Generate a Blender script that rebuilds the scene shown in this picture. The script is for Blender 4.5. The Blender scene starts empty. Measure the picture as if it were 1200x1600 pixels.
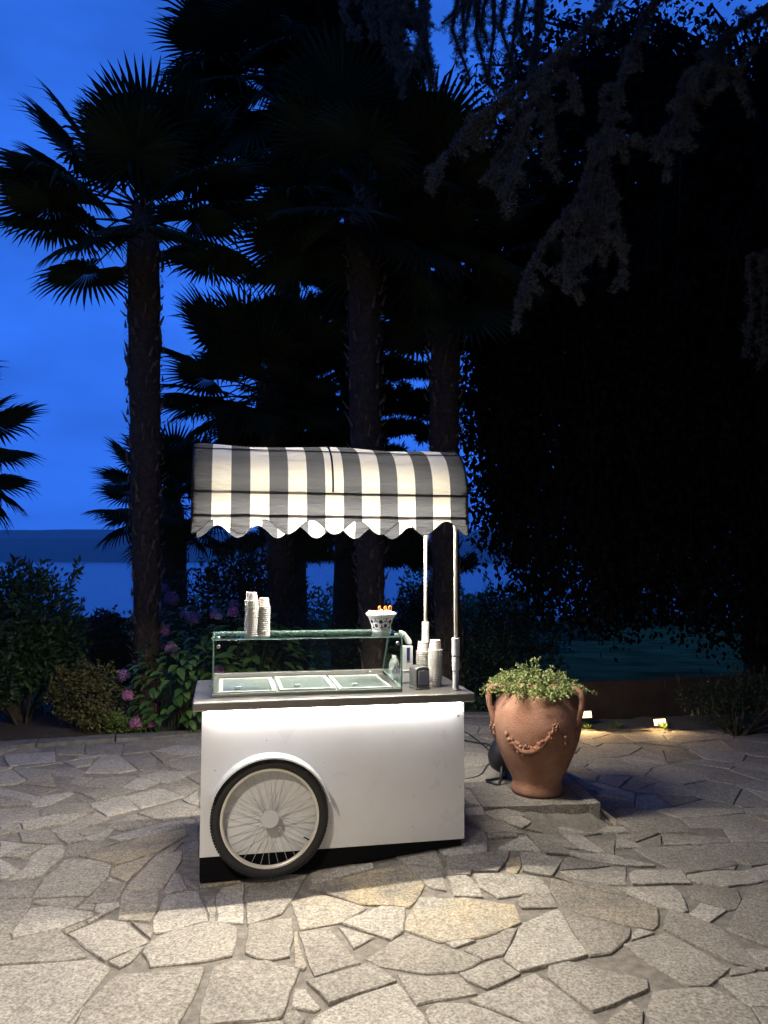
import bpy, bmesh, math, random
import numpy as np
from mathutils import Vector, Matrix, noise
R = random.Random(7)
PI = math.pi
SC = bpy.context.scene
COL = SC.collection

# ------------------------------------------------------------------ camera
PITCH, ROLL, FPX, CAMH = .057, .0037, 1208.0, 1.75
cam = bpy.data.cameras.new('camera')
cam.sensor_fit = 'VERTICAL'; cam.sensor_height = 24; cam.lens = FPX / 1600 * 24
cam.clip_start = .05; cam.clip_end = 30000
camo = bpy.data.objects.new('camera', cam); COL.objects.link(camo)
camo.matrix_world = Matrix.Translation((0, 0, CAMH)) @ Matrix.Rotation(PI / 2 + PITCH, 4, 'X') @ Matrix.Rotation(ROLL, 4, 'Z')
SC.camera = camo

# ------------------------------------------------------------------ world (dusk sky) and exposure
W = bpy.data.worlds.new('World'); SC.world = W; W.use_nodes = True
wn = W.node_tree; wn.nodes.clear()
def wnode(t, **k):
    n = wn.nodes.new(t)
    for a, b in k.items(): setattr(n, a, b)
    return n
sky = wnode('ShaderNodeTexSky', sky_type='NISHITA', sun_disc=False)
sky.sun_elevation = math.radians(2.0); sky.sun_rotation = math.radians(-25); sky.altitude = 300
bw = wnode('ShaderNodeRGBToBW')
tc = wnode('ShaderNodeTexCoord')
mp = wnode('ShaderNodeMapping'); mp.inputs['Scale'].default_value = (1.0, 1.0, 2.6)
nz = wnode('ShaderNodeTexNoise'); nz.inputs['Scale'].default_value = 3.2; nz.inputs['Detail'].default_value = 5; nz.inputs['Roughness'].default_value = .55
cr = wnode('ShaderNodeMapRange'); cr.inputs['From Min'].default_value = .3; cr.inputs['From Max'].default_value = .72
cr.inputs['To Min'].default_value = .70; cr.inputs['To Max'].default_value = 1.2
pw = wnode('ShaderNodeMath', operation='POWER'); pw.inputs[1].default_value = .08
mu = wnode('ShaderNodeMath', operation='MULTIPLY')
tint = wnode('ShaderNodeMix', data_type='RGBA', blend_type='MULTIPLY'); tint.inputs[0].default_value = 1
tint.inputs[7].default_value = (.036, .195, 1.0, 1)
bg = wnode('ShaderNodeBackground'); bg.inputs[1].default_value = .89
wo = wnode('ShaderNodeOutputWorld')
L = wn.links.new
L(sky.outputs[0], bw.inputs[0]); L(bw.outputs[0], pw.inputs[0]); L(tc.outputs['Generated'], mp.inputs[0]); L(mp.outputs[0], nz.inputs[0])
L(nz.outputs[0], cr.inputs[0]); L(pw.outputs[0], mu.inputs[0]); L(cr.outputs[0], mu.inputs[1])
L(mu.outputs[0], tint.inputs[6]); L(tint.outputs[2], bg.inputs[0]); L(bg.outputs[0], wo.inputs[0])

SC.view_settings.view_transform = 'Standard'; SC.view_settings.look = 'None'
SC.view_settings.exposure = 0; SC.view_settings.gamma = 1; SC.view_settings.use_curve_mapping = False
SC.render.engine = 'CYCLES'
SC.cycles.use_denoising = True; SC.cycles.use_adaptive_sampling = True; SC.cycles.adaptive_threshold = .018
SC.cycles.max_bounces = 7; SC.cycles.transparent_max_bounces = 12; SC.cycles.diffuse_bounces = 3; SC.cycles.glossy_bounces = 4
SC.cycles.sample_clamp_indirect = 6.0; SC.cycles.volume_bounces = 0
SC.cycles.caustics_reflective = False; SC.cycles.caustics_refractive = False

LED_COUNTER, LED_AWNING, LED_RIDGE, FILL_WALL, FILL_PENDANT, LAMP_SPOT, HAZE = 60.0, 880.0, 290.0, 55.0, 440.0, 13.0, .00010

# ------------------------------------------------------------------ projection helpers (photograph pixel + real distance -> place)
def ray(px, py):
    u0, w0 = px - 600, py - 800
    c, s = math.cos(ROLL), math.sin(ROLL)
    u, w = u0 * c + w0 * s, -u0 * s + w0 * c
    c, s = math.cos(PITCH), math.sin(PITCH)
    d = (u / FPX, 1, -w / FPX)
    return (d[0], d[1] * c - d[2] * s, d[1] * s + d[2] * c)
def at(px, py, y):
    r = ray(px, py); t = y / r[1]
    return Vector((r[0] * t, y, CAMH + r[2] * t))
def project(p):
    x, y, z = p[0], p[1], p[2] - CAMH
    c, s = math.cos(PITCH), math.sin(PITCH)
    d = y * c + z * s; v = -y * s + z * c
    if d < .05: return None
    u, w = x * FPX / d, -v * FPX / d
    c, s = math.cos(ROLL), math.sin(ROLL)
    return 600 + u * c - w * s, 800 + u * s + w * c
def smooth(t):
    t = max(0., min(1., t)); return t * t * (3 - 2 * t)
def hf(x, y):      # gentle rise of the terrace behind the cart up to the pot's stone block
    b = smooth((y - 5.08) / .12)          # the block's front holds the rise back
    return .13 * smooth((x + 1.1) / 1.9) * smooth((y - 3.7) / 1.1) * (1 - smooth((x - (.70 + .66 * b)) / (.62 - .42 * b)))
def onground(px, py):
    r = ray(px, py); z = 0.
    for _ in range(6):
        t = (z - CAMH) / r[2]; z = hf(r[0] * t, r[1] * t)
    return r[0] * t, r[1] * t

# ------------------------------------------------------------------ mesh helpers
class MB:
    def __init__(s): s.v = []; s.f = []; s.m = []; s.at = []
    def add(s, vs, fs, m=0):
        o = len(s.v); s.v += [tuple(p) for p in vs]; s.f += [tuple(i + o for i in f) for f in fs]; s.m += [m] * len(fs)
    def box(s, a, b, m=0, M=None):
        x0, y0, z0 = a; x1, y1, z1 = b
        vs = [(x0,y0,z0),(x1,y0,z0),(x1,y1,z0),(x0,y1,z0),(x0,y0,z1),(x1,y0,z1),(x1,y1,z1),(x0,y1,z1)]
        if M is not None: vs = [M @ Vector(p) for p in vs]
        s.add(vs, [(0,3,2,1),(4,5,6,7),(0,1,5,4),(1,2,6,5),(2,3,7,6),(3,0,4,7)], m)
    def tube(s, pts, rad, n=8, m=0, cap=True):
        pts = [Vector(p) for p in pts]
        if not isinstance(rad, (list, tuple)): rad = [rad] * len(pts)
        o = len(s.v); prev = None
        for i, p in enumerate(pts):
            d = (pts[min(i+1, len(pts)-1)] - pts[max(i-1, 0)]).normalized()
            if prev is None:
                a = d.orthogonal().normalized()
            else:
                a = (prev - d * prev.dot(d)); a = a.normalized() if a.length > 1e-6 else d.orthogonal().normalized()
            prev = a; b = d.cross(a)
            for k in range(n):
                t = 2 * PI * k / n; q = p + (a * math.cos(t) + b * math.sin(t)) * rad[i]
                s.v.append(tuple(q))
        for i in range(len(pts) - 1):
            for k in range(n):
                k2 = (k + 1) % n
                s.f.append((o+i*n+k, o+i*n+k2, o+(i+1)*n+k2, o+(i+1)*n+k)); s.m.append(m)
        if cap:
            s.f.append(tuple(o + k for k in range(n))[::-1]); s.m.append(m)
            e = o + (len(pts)-1)*n; s.f.append(tuple(e + k for k in range(n))); s.m.append(m)
    def lathe(s, prof, n=32, m=0, c=(0,0,0), wob=None):
        o = len(s.v)
        for (r, z) in prof:
            for k in range(n):
                t = 2*PI*k/n; rr = r * (1 + (wob(t, z) if wob else 0))
                s.v.append((c[0]+rr*math.cos(t), c[1]+rr*math.sin(t), c[2]+z))
        for i in range(len(prof)-1):
            for k in range(n):
                k2 = (k+1) % n
                s.f.append((o+i*n+k, o+i*n+k2, o+(i+1)*n+k2, o+(i+1)*n+k)); s.m.append(m)
        if prof[0][0] > 1e-5: s.f.append(tuple(o+k for k in range(n))[::-1]); s.m.append(m)
        if prof[-1][0] > 1e-5:
            e = o+(len(prof)-1)*n; s.f.append(tuple(e+k for k in range(n))); s.m.append(m)
    def ball(s, c, r, n=8, m=0, sq=(1,1,1)):
        k = max(3, n//2); prof = [(max(1e-6, math.sin(PI*i/k)), -math.cos(PI*i/k)) for i in range(k+1)]
        o = len(s.v); s.lathe(prof, n, m)
        for i in range(o, len(s.v)):
            p = s.v[i]; s.v[i] = (c[0]+p[0]*r*sq[0], c[1]+p[1]*r*sq[1], c[2]+p[2]*r*sq[2])
    def mesh(s, name, mats, smooth=False):
        me = bpy.data.meshes.new(name); me.from_pydata(s.v, [], s.f)
        for x in (mats if isinstance(mats, (list, tuple)) else [mats]): me.materials.append(x)
        if any(s.m): me.polygons.foreach_set('material_index', s.m)
        if smooth: me.polygons.foreach_set('use_smooth', [True]*len(s.f))
        me.update(); return me
    def build(s, name, mats, parent=None, smooth=False, loc=None, bevel=0):
        o = bpy.data.objects.new(name, s.mesh(name, mats, smooth)); COL.objects.link(o)
        if parent is not None: o.parent = parent
        if loc is not None: o.location = loc
        if bevel:
            b = o.modifiers.new('bevel', 'BEVEL'); b.width = bevel; b.segments = 2; b.limit_method = 'ANGLE'
        return o
def tag(o, label=None, cat=None, group=None, kind=None):
    if label: o['label'] = label
    if cat: o['category'] = cat
    if group: o['group'] = group
    if kind: o['kind'] = kind
    return o
def empty(name, loc=(0,0,0), rz=0):
    o = bpy.data.objects.new(name, None); o.empty_display_size = .1; COL.objects.link(o)
    o.location = loc; o.rotation_euler = (0, 0, rz); return o
def inst(name, me, parent, M):
    o = bpy.data.objects.new(name, me); COL.objects.link(o); o.parent = parent
    o.matrix_local = M; return o
def fast_mesh(name, V, Fq, mat):
    """numpy verts (n,3), quads (m,4) or tris (m,3)"""
    me = bpy.data.meshes.new(name); V = np.asarray(V, dtype=np.float32); Fq = np.asarray(Fq, dtype=np.int32)
    n, k = Fq.shape
    me.vertices.add(len(V)); me.vertices.foreach_set('co', V.ravel())
    me.loops.add(n*k); me.loops.foreach_set('vertex_index', Fq.ravel())
    me.polygons.add(n); me.polygons.foreach_set('loop_start', np.arange(0, n*k, k, dtype=np.int32))
    me.materials.append(mat); me.update(calc_edges=True); return me
def obj(name, me, parent=None):
    o = bpy.data.objects.new(name, me); COL.objects.link(o)
    if parent is not None: o.parent = parent
    return o

# ------------------------------------------------------------------ materials
def mat(name, col, rough=.6, metal=0., var=0., vscale=8., bump=0., bscale=60., col2=None, spec=.5, detail=6, rvar=0., coord='Object'):
    m = bpy.data.materials.new(name); m.use_nodes = True; nt = m.node_tree; p = nt.nodes['Principled BSDF']
    p.inputs['Base Color'].default_value = (*col, 1); p.inputs['Roughness'].default_value = rough; p.inputs['Metallic'].default_value = metal
    p.inputs['Specular IOR Level'].default_value = spec
    if var or col2 or bump or rvar:
        tc = nt.nodes.new('ShaderNodeTexCoord')
    if var or col2 or rvar:
        n = nt.nodes.new('ShaderNodeTexNoise'); n.inputs['Scale'].default_value = vscale; n.inputs['Detail'].default_value = detail; n.inputs['Roughness'].default_value = .62
        nt.links.new(tc.outputs[coord], n.inputs['Vector'])
        r = nt.nodes.new('ShaderNodeValToRGB'); r.color_ramp.elements[0].position = .32; r.color_ramp.elements[1].position = .68
        c2 = col2 or tuple(min(1, c*(1+var)) for c in col); c1 = col if col2 else tuple(c*(1-var) for c in col)
        r.color_ramp.elements[0].color = (*c1, 1); r.color_ramp.elements[1].color = (*c2, 1)
        nt.links.new(n.outputs[0], r.inputs[0]); nt.links.new(r.outputs[0], p.inputs['Base Color'])
        if rvar:
            mr = nt.nodes.new('ShaderNodeMapRange'); mr.inputs['From Min'].default_value = .3; mr.inputs['From Max'].default_value = .7
            mr.inputs['To Min'].default_value = rough-rvar; mr.inputs['To Max'].default_value = rough+rvar
            nt.links.new(n.outputs[0], mr.inputs[0]); nt.links.new(mr.outputs[0], p.inputs['Roughness'])
    if bump:
        n2 = nt.nodes.new('ShaderNodeTexNoise'); n2.inputs['Scale'].default_value = bscale; n2.inputs['Detail'].default_value = 5
        nt.links.new(tc.outputs[coord], n2.inputs['Vector'])
        b = nt.nodes.new('ShaderNodeBump'); b.inputs['Strength'].default_value = bump; b.inputs['Distance'].default_value = .01
        nt.links.new(n2.outputs[0], b.inputs['Height']); nt.links.new(b.outputs[0], p.inputs['Normal'])
    return m
def leafmat(name, c1, c2, rough=.5, trans=.25, spec=.3):
    m = bpy.data.materials.new(name); m.use_nodes = True; nt = m.node_tree; p = nt.nodes['Principled BSDF']
    g = nt.nodes.new('ShaderNodeNewGeometry'); oi = nt.nodes.new('ShaderNodeObjectInfo')
    ad = nt.nodes.new('ShaderNodeMath'); ad.operation = 'ADD'; fr = nt.nodes.new('ShaderNodeMath'); fr.operation = 'FRACT'
    nt.links.new(g.outputs['Random Per Island'], ad.inputs[0]); nt.links.new(oi.outputs['Random'], ad.inputs[1]); nt.links.new(ad.outputs[0], fr.inputs[0])
    r = nt.nodes.new('ShaderNodeValToRGB'); r.color_ramp.elements[0].color = (*c1, 1); r.color_ramp.elements[1].color = (*c2, 1)
    nt.links.new(fr.outputs[0], r.inputs[0]); nt.links.new(r.outputs[0], p.inputs['Base Color'])
    p.inputs['Roughness'].default_value = rough; p.inputs['Specular IOR Level'].default_value = spec
    if trans:
        t = nt.nodes.new('ShaderNodeBsdfTranslucent'); mx = nt.nodes.new('ShaderNodeMixShader'); mx.inputs[0].default_value = trans
        nt.links.new(r.outputs[0], t.inputs[0]); nt.links.new(p.outputs[0], mx.inputs[1]); nt.links.new(t.outputs[0], mx.inputs[2])
        nt.links.new(mx.outputs[0], nt.nodes['Material Output'].inputs[0])
    return m
def emat(name, col, strength):
    m = bpy.data.materials.new(name); m.use_nodes = True; nt = m.node_tree; nt.nodes.clear()
    e = nt.nodes.new('ShaderNodeEmission'); e.inputs[0].default_value = (*col, 1); e.inputs[1].default_value = strength
    o = nt.nodes.new('ShaderNodeOutputMaterial'); nt.links.new(e.outputs[0], o.inputs[0]); return m
def stonemat():
    m = bpy.data.materials.new('gneiss_paving'); m.use_nodes = True; nt = m.node_tree; p = nt.nodes['Principled BSDF']; N = nt.nodes.new; K = nt.links.new
    tc = N('ShaderNodeTexCoord'); a = N('ShaderNodeAttribute'); a.attribute_name = 'tone'; w = N('ShaderNodeAttribute'); w.attribute_name = 'warm'
    cmb = N('ShaderNodeVectorMath'); cmb.operation = 'MULTIPLY_ADD'
    cx = N('ShaderNodeCombineXYZ'); K(a.outputs['Fac'], cx.inputs[0]); K(a.outputs['Fac'], cx.inputs[2])
    cmb.inputs[1].default_value = (37., 11., 53.); K(cx.outputs[0], cmb.inputs[0]); K(tc.outputs['Object'], cmb.inputs[2])
    def noi(scale, det, rough=.6, dist=0):
        n = N('ShaderNodeTexNoise'); n.inputs['Scale'].default_value = scale; n.inputs['Detail'].default_value = det; n.inputs['Roughness'].default_value = rough; n.inputs['Distortion'].default_value = dist
        K(cmb.outputs[0], n.inputs['Vector']); return n
    fine = noi(74, 4, .75); med = noi(28, 5, .65, .4); big = noi(3.2, 4, .6)
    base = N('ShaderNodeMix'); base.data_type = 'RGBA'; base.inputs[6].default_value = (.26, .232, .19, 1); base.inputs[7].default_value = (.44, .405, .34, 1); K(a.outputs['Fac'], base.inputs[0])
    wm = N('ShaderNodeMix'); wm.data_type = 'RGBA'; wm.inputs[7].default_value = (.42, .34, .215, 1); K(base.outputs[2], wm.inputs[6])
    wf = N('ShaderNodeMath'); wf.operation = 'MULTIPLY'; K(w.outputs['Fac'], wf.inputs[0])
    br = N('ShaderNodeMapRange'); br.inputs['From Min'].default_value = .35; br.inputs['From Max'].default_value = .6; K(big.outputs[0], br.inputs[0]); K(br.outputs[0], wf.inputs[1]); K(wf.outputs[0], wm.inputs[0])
    def ramp(src, a0, a1, lo, hi):
        r = N('ShaderNodeMapRange'); r.inputs['From Min'].default_value = a0; r.inputs['From Max'].default_value = a1; r.inputs['To Min'].default_value = lo; r.inputs['To Max'].default_value = hi
        K(src, r.inputs[0]); return r.outputs[0]
    def mul(x, y):
        q = N('ShaderNodeMath'); q.operation = 'MULTIPLY'; K(x, q.inputs[0]); K(y, q.inputs[1]); return q.outputs[0]
    f = mul(mul(ramp(fine.outputs[0], .36, .66, .46, 1.30), ramp(med.outputs[0], .3, .7, .74, 1.18)), ramp(big.outputs[0], .3, .7, .84, 1.1))
    sc = N('ShaderNodeVectorMath'); sc.operation = 'SCALE'; K(wm.outputs[2], sc.inputs[0]); K(f, sc.inputs['Scale'])
    K(sc.outputs[0], p.inputs['Base Color']); p.inputs['Roughness'].default_value = .82; p.inputs['Specular IOR Level'].default_value = .3
    b1 = N('ShaderNodeBump'); b1.inputs['Strength'].default_value = .55; b1.inputs['Distance'].default_value = .006; K(med.outputs[0], b1.inputs['Height'])
    b2 = N('ShaderNodeBump'); b2.inputs['Strength'].default_value = .6; b2.inputs['Distance'].default_value = .0025; K(fine.outputs[0], b2.inputs['Height']); K(b1.outputs[0], b2.inputs['Normal'])
    b3 = N('ShaderNodeBump'); b3.inputs['Strength'].default_value = .4; b3.inputs['Distance'].default_value = .03; K(big.outputs[0], b3.inputs['Height']); K(b2.outputs[0], b3.inputs['Normal'])
    K(b3.outputs[0], p.inputs['Normal']); return m
def glassmat():
    m = bpy.data.materials.new('clear_glass'); m.use_nodes = True; nt = m.node_tree; nt.nodes.clear()
    t = nt.nodes.new('ShaderNodeBsdfTransparent'); t.inputs[0].default_value = (.965, .985, .975, 1)
    g = nt.nodes.new('ShaderNodeBsdfGlossy'); g.inputs['Roughness'].default_value = .015; g.inputs[0].default_value = (.95, .98, 1, 1)
    lw = nt.nodes.new('ShaderNodeLayerWeight'); lw.inputs[0].default_value = .5
    pw_ = nt.nodes.new('ShaderNodeMath'); pw_.operation = 'POWER'; pw_.inputs[1].default_value = 5
    ma = nt.nodes.new('ShaderNodeMath'); ma.operation = 'MULTIPLY_ADD'; ma.inputs[1].default_value = .9; ma.inputs[2].default_value = .035
    mx = nt.nodes.new('ShaderNodeMixShader'); o = nt.nodes.new('ShaderNodeOutputMaterial')
    nt.links.new(lw.outputs['Facing'], pw_.inputs[0]); nt.links.new(pw_.outputs[0], ma.inputs[0]); nt.links.new(ma.outputs[0], mx.inputs[0])
    nt.links.new(t.outputs[0], mx.inputs[1]); nt.links.new(g.outputs[0], mx.inputs[2]); nt.links.new(mx.outputs[0], o.inputs[0]); return m
def fabricmat(name, col, trans, tcol):
    m = bpy.data.materials.new(name); m.use_nodes = True; nt = m.node_tree; p = nt.nodes['Principled BSDF']
    p.inputs['Base Color'].default_value = (*col, 1); p.inputs['Roughness'].default_value = .8; p.inputs['Specular IOR Level'].default_value = .2
    t = nt.nodes.new('ShaderNodeBsdfTranslucent'); t.inputs[0].default_value = (*tcol, 1)
    mx = nt.nodes.new('ShaderNodeMixShader'); mx.inputs[0].default_value = trans
    tc = nt.nodes.new('ShaderNodeTexCoord'); n = nt.nodes.new('ShaderNodeTexNoise'); n.inputs['Scale'].default_value = 5; n.inputs['Detail'].default_value = 3
    mp = nt.nodes.new('ShaderNodeMapping'); mp.inputs['Scale'].default_value = (.8, 3, 3.5); nt.links.new(tc.outputs['Object'], mp.inputs[0]); nt.links.new(mp.outputs[0], n.inputs[0])
    b = nt.nodes.new('ShaderNodeBump'); b.inputs['Strength'].default_value = .8; b.inputs['Distance'].default_value = .04
    nt.links.new(n.outputs[0], b.inputs['Height']); nt.links.new(b.outputs[0], p.inputs['Normal']); nt.links.new(b.outputs[0], t.inputs['Normal'])
    nt.links.new(p.outputs[0], mx.inputs[1]); nt.links.new(t.outputs[0], mx.inputs[2]); nt.links.new(mx.outputs[0], nt.nodes['Material Output'].inputs[0]); return m

M = {}
M['stone'] = stonemat()
M['mortar'] = mat('mortar', (.19, .17, .14), .95, var=.35, vscale=22, bump=.8, bscale=120)
M['kerb'] = mat('kerb_stone', (.17, .16, .14), .85, var=.35, vscale=14, bump=.6, bscale=70)
M['soil'] = mat('soil', (.055, .04, .028), .95, var=.5, vscale=30, bump=1, bscale=90)
M['gravel'] = mat('gravel', (.13, .105, .07), .95, var=.5, vscale=60, bump=1, bscale=140)
M['grass'] = mat('meadow', (.08, .085, .03), 1.0, spec=0., var=.5, vscale=.8, bump=.6, bscale=12)
M['hill'] = mat('wooded_hill', (.03, .05, .03), .95, var=.45, vscale=.012)
M['panel'] = mat('white_laminate', (.72, .72, .73), .36, rvar=.2, vscale=4, var=.035, detail=9)
M['steel'] = mat('brushed_steel', (.36, .345, .325), .40, 1., var=.02, vscale=9, rvar=.05)
M['steeld'] = mat('dull_steel', (.42, .41, .39), .42, 1.)
M['white'] = mat('white_plastic', (.78, .78, .78), .4)
M['greyp'] = mat('grey_plastic', (.55, .56, .58), .5)
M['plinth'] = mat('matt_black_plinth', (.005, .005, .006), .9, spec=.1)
M['black'] = mat('black_metal', (.012, .012, .014), .5)
M['rubber'] = mat('tyre_rubber', (.016, .016, .017), .75, bump=.3, bscale=200)
M['alu'] = mat('pale_rim', (.72, .68, .6), .35, .35)
M['spoke'] = mat('steel_spoke', (.5, .5, .52), .4, .6)
M['pole'] = mat('cream_pole', (.74, .71, .63), .35)
M['glass'] = glassmat()
M['gedge'] = mat('green_glass_edge', (.36, .55, .47), .2)
M['lid'] = mat('frosted_lid', (.17, .20, .195), .2, .2)
M['lidf'] = mat('lid_frame', (.46, .46, .44), .4)
M['well'] = mat('freezer_well', (.30, .32, .32), .4, .2)
M['rod'] = mat('awning_frame', (.10, .10, .11), .5, .6)
M['cream'] = fabricmat('cream_canvas', (.82, .77, .66), .12, (.80, .74, .60))
M['dark'] = fabricmat('charcoal_canvas', (.03, .031, .036), .12, (.125, .128, .137))
M['piping'] = mat('dark_piping', (.02, .02, .025), .8)
M['paper'] = mat('paper_cup', (.66, .64, .60), .6)
M['pink'] = mat('pink_print', (.62, .32, .32), .6)
M['ink'] = mat('brown_print', (.32, .27, .24), .6)
M['cerw'] = mat('white_ceramic', (.80, .80, .80), .18)
M['cerb'] = mat('blue_glaze', (.022, .03, .10), .2)
M['orange'] = mat('orange_plastic', (.80, .23, .05), .3)
M['salmon'] = mat('salmon_sweets', (.80, .38, .28), .4)
M['navy'] = mat('navy_label', (.02, .025, .13), .4)
M['napkin'] = mat('napkin_face', (.52, .52, .54), .5)
M['terra'] = mat('terracotta', (.27, .12, .066), .85, vscale=6, bump=.5, bscale=70, col2=(.43, .235, .16), detail=10)
M['cable'] = mat('black_cable', (.015, .015, .015), .6)
M['corten'] = mat('rusty_board', (.03, .017, .011), .8, var=.4, vscale=6, bump=.4, bscale=40)
M['twig'] = mat('dark_twig', (.012, .010, .009), .95)
M['bark'] = mat('bark', (.05, .038, .028), .95, var=.5, vscale=12, bump=1, bscale=30)
M['fibre'] = mat('palm_fibre', (.05, .035, .024), .95, var=.5, vscale=20, bump=1, bscale=60)
M['stub'] = mat('palm_leaf_base', (.10, .07, .048), .85, var=.4, vscale=10)
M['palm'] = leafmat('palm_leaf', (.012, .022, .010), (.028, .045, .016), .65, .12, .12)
M['palmst'] = mat('palm_stalk', (.03, .036, .016), .8, spec=.1)
M['hyd'] = leafmat('hydrangea_leaf', (.04, .10, .022), (.11, .20, .045), .42, .25)
M['hpink'] = leafmat('pink_floret', (.48, .13, .32), (.72, .32, .52), .6, .3)
M['hmauve'] = leafmat('mauve_floret', (.30, .14, .30), (.45, .26, .44), .6, .3)
M['hpale'] = leafmat('pale_floret', (.5, .4, .4), (.66, .56, .52), .6, .3)
M['box'] = leafmat('olive_leaf', (.07, .075, .025), (.17, .15, .05), .5, .2)
M['laurel'] = leafmat('laurel_leaf', (.03, .07, .025), (.07, .13, .045), .45, .2)
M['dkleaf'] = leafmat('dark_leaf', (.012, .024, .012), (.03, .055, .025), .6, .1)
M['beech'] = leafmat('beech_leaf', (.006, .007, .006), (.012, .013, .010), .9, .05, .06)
M['purple'] = leafmat('purple_leaf', (.05, .02, .03), (.11, .04, .05), .5, .15)
M['needle'] = leafmat('cedar_needle', (.08, .09, .068), (.22, .215, .165), .6, .1)
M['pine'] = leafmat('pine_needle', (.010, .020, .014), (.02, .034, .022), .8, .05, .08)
M['herb'] = leafmat('herb_leaf', (.20, .27, .08), (.48, .52, .24), .5, .25)
M['weed'] = leafmat('weed_leaf', (.08, .14, .03), (.18, .24, .06), .5, .25)
M['wall'] = mat('sky_block_render', (.42, .38, .32), .9, var=.1, vscale=3)
M['led'] = emat('led_strip_glow', (1, .97, .93), LED_COUNTER)
M['led2'] = emat('awning_led_glow', (1, .93, .80), LED_AWNING)
M['spotg'] = emat('warm_lamp_glow', (1, .66, .28), 4.2)
M['led3'] = emat('awning_tube_glow', (1, .93, .80), LED_RIDGE)
M['lampg'] = emat('fill_lamp_glow', (1, .9, .74), 40)
# ================================================================== SETTING
# ---- terrain down to the lake, the lake, the hills beyond
def terrain_z(x, y):
    if y < 8.6: return -.10
    n = noise.noise(Vector((x*.03, y*.03, 3.1))) * min(1, (y-8.6)/25)
    z = -.10 - .07*max(0, y-9) - .0 + n*.8
    if y > 120: z -= (y-120)*.03
    if y > 4000: z = -33
    return max(z, -33)
ys = [-40, -10, 0, 4, 8, 9] + [9+1.5*i for i in range(1, 30)] + [55+8*i for i in range(1, 30)] + [300+60*i for i in range(1, 20)] + [1600, 2200, 3200, 5000, 9000]
xs = [-9000, -4000, -1500, -600, -250, -120, -70] + [-50+2.5*i for i in range(41)] + [70, 120, 250, 600, 1500, 4000, 9000]
mb = MB(); mb.v = [(x, y, terrain_z(x, y)) for y in ys for x in xs]
nx = len(xs)
mb.f = [(j*nx+i, j*nx+i+1, (j+1)*nx+i+1, (j+1)*nx+i) for j in range(len(ys)-1) for i in range(nx-1)]; mb.m = [0]*len(mb.f)
tag(mb.build('ground', M['grass'], smooth=True), kind='structure')
m = bpy.data.materials.new('lake_water'); m.use_nodes = True; nt = m.node_tree; p = nt.nodes['Principled BSDF']
p.inputs['Base Color'].default_value = (.06, .10, .13, 1); p.inputs['Roughness'].default_value = .15; p.inputs['IOR'].default_value = 1.33
tc_ = nt.nodes.new('ShaderNodeTexCoord'); n_ = nt.nodes.new('ShaderNodeTexNoise'); n_.inputs['Scale'].default_value = .25; n_.inputs['Detail'].default_value = 4
b_ = nt.nodes.new('ShaderNodeBump'); b_.inputs['Strength'].default_value = .9; b_.inputs['Distance'].default_value = .6
nt.links.new(tc_.outputs['Object'], n_.inputs[0]); nt.links.new(n_.outputs[0], b_.inputs['Height']); nt.links.new(b_.outputs[0], p.inputs['Normal'])
mb = MB(); mb.add([(-5000, 150, -27), (5000, 150, -27), (5000, 3100, -27), (-5000, 3100, -27)], [(0, 1, 2, 3)]); tag(mb.build('lake', m), kind='structure')
def ridge(name, y0, depth, zfun, seed):
    X = [-6000+120*i for i in range(101)]; mb = MB(); rows = 7
    for j in range(rows):
        t = j/(rows-1)
        for x in X:
            h = zfun(x) * math.sin(t*PI/2)**.8 + noise.noise(Vector((x*.004, t*4, seed)))*9*t*(1-t)*2
            mb.v.append((x, y0 + depth*t + noise.noise(Vector((x*.001, seed, 0)))*60*(1-t), -29 + (h+29)*min(1, t*1.0+.0) if t > 0 else -31))
    n = len(X)
    for j in range(rows-1):
        for i in range(n-1): mb.f.append((j*n+i, j*n+i+1, (j+1)*n+i+1, (j+1)*n+i)); mb.m.append(0)
    return tag(mb.build(name, M['hill'], smooth=True), kind='structure')
fb = lambda x, s, a, o=3: sum(noise.noise(Vector((x*s*2**k, 7.7+k, a)))/2**k for k in range(o))
ridge('near_hills', 3000, 900, lambda x: 68 + 10*smooth((-x-900)/700) + 14*fb(x, .0008, 1.3) + 3*fb(x, .012, 2.2), 1.7)
ridge('far_hills', 4600, 1300, lambda x: 186 + 24*fb(x, .0006, 5.1) + 5*fb(x, .008, 4.4), 6.1)

# ---- terrace: mortar bed and crazy paving stones
KERB = [(-9, 5.3), (-3.46, 7.09), (-1.79, 7.62), (0, 8.0), (2, 7.9), (3, 7.97), (9, 8.5)]
def kerb_y(x):
    for (x0, y0), (x1, y1) in zip(KERB, KERB[1:]):
        if x <= x1: return y0 + (y1-y0)*(x-x0)/(x1-x0)
    return KERB[-1][1]
gx = [-9+.15*i for i in range(121)]; NR = 70
mb = MB()
for j in range(NR+1):
    for x in gx:
        y0 = -3.4; y = y0 + (kerb_y(x)-y0)*j/NR
        mb.v.append((x, y, hf(x, y) - .0095 + .0030*noise.noise(Vector((x*3, y*3, 0)))))
n = len(gx); mb.f = [(j*n+i, j*n+i+1, (j+1)*n+i+1, (j+1)*n+i) for j in range(NR) for i in range(n-1)]; mb.m = [0]*len(mb.f)
patio = tag(mb.build('terrace_floor', M['mortar'], smooth=True), kind='structure')

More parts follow.
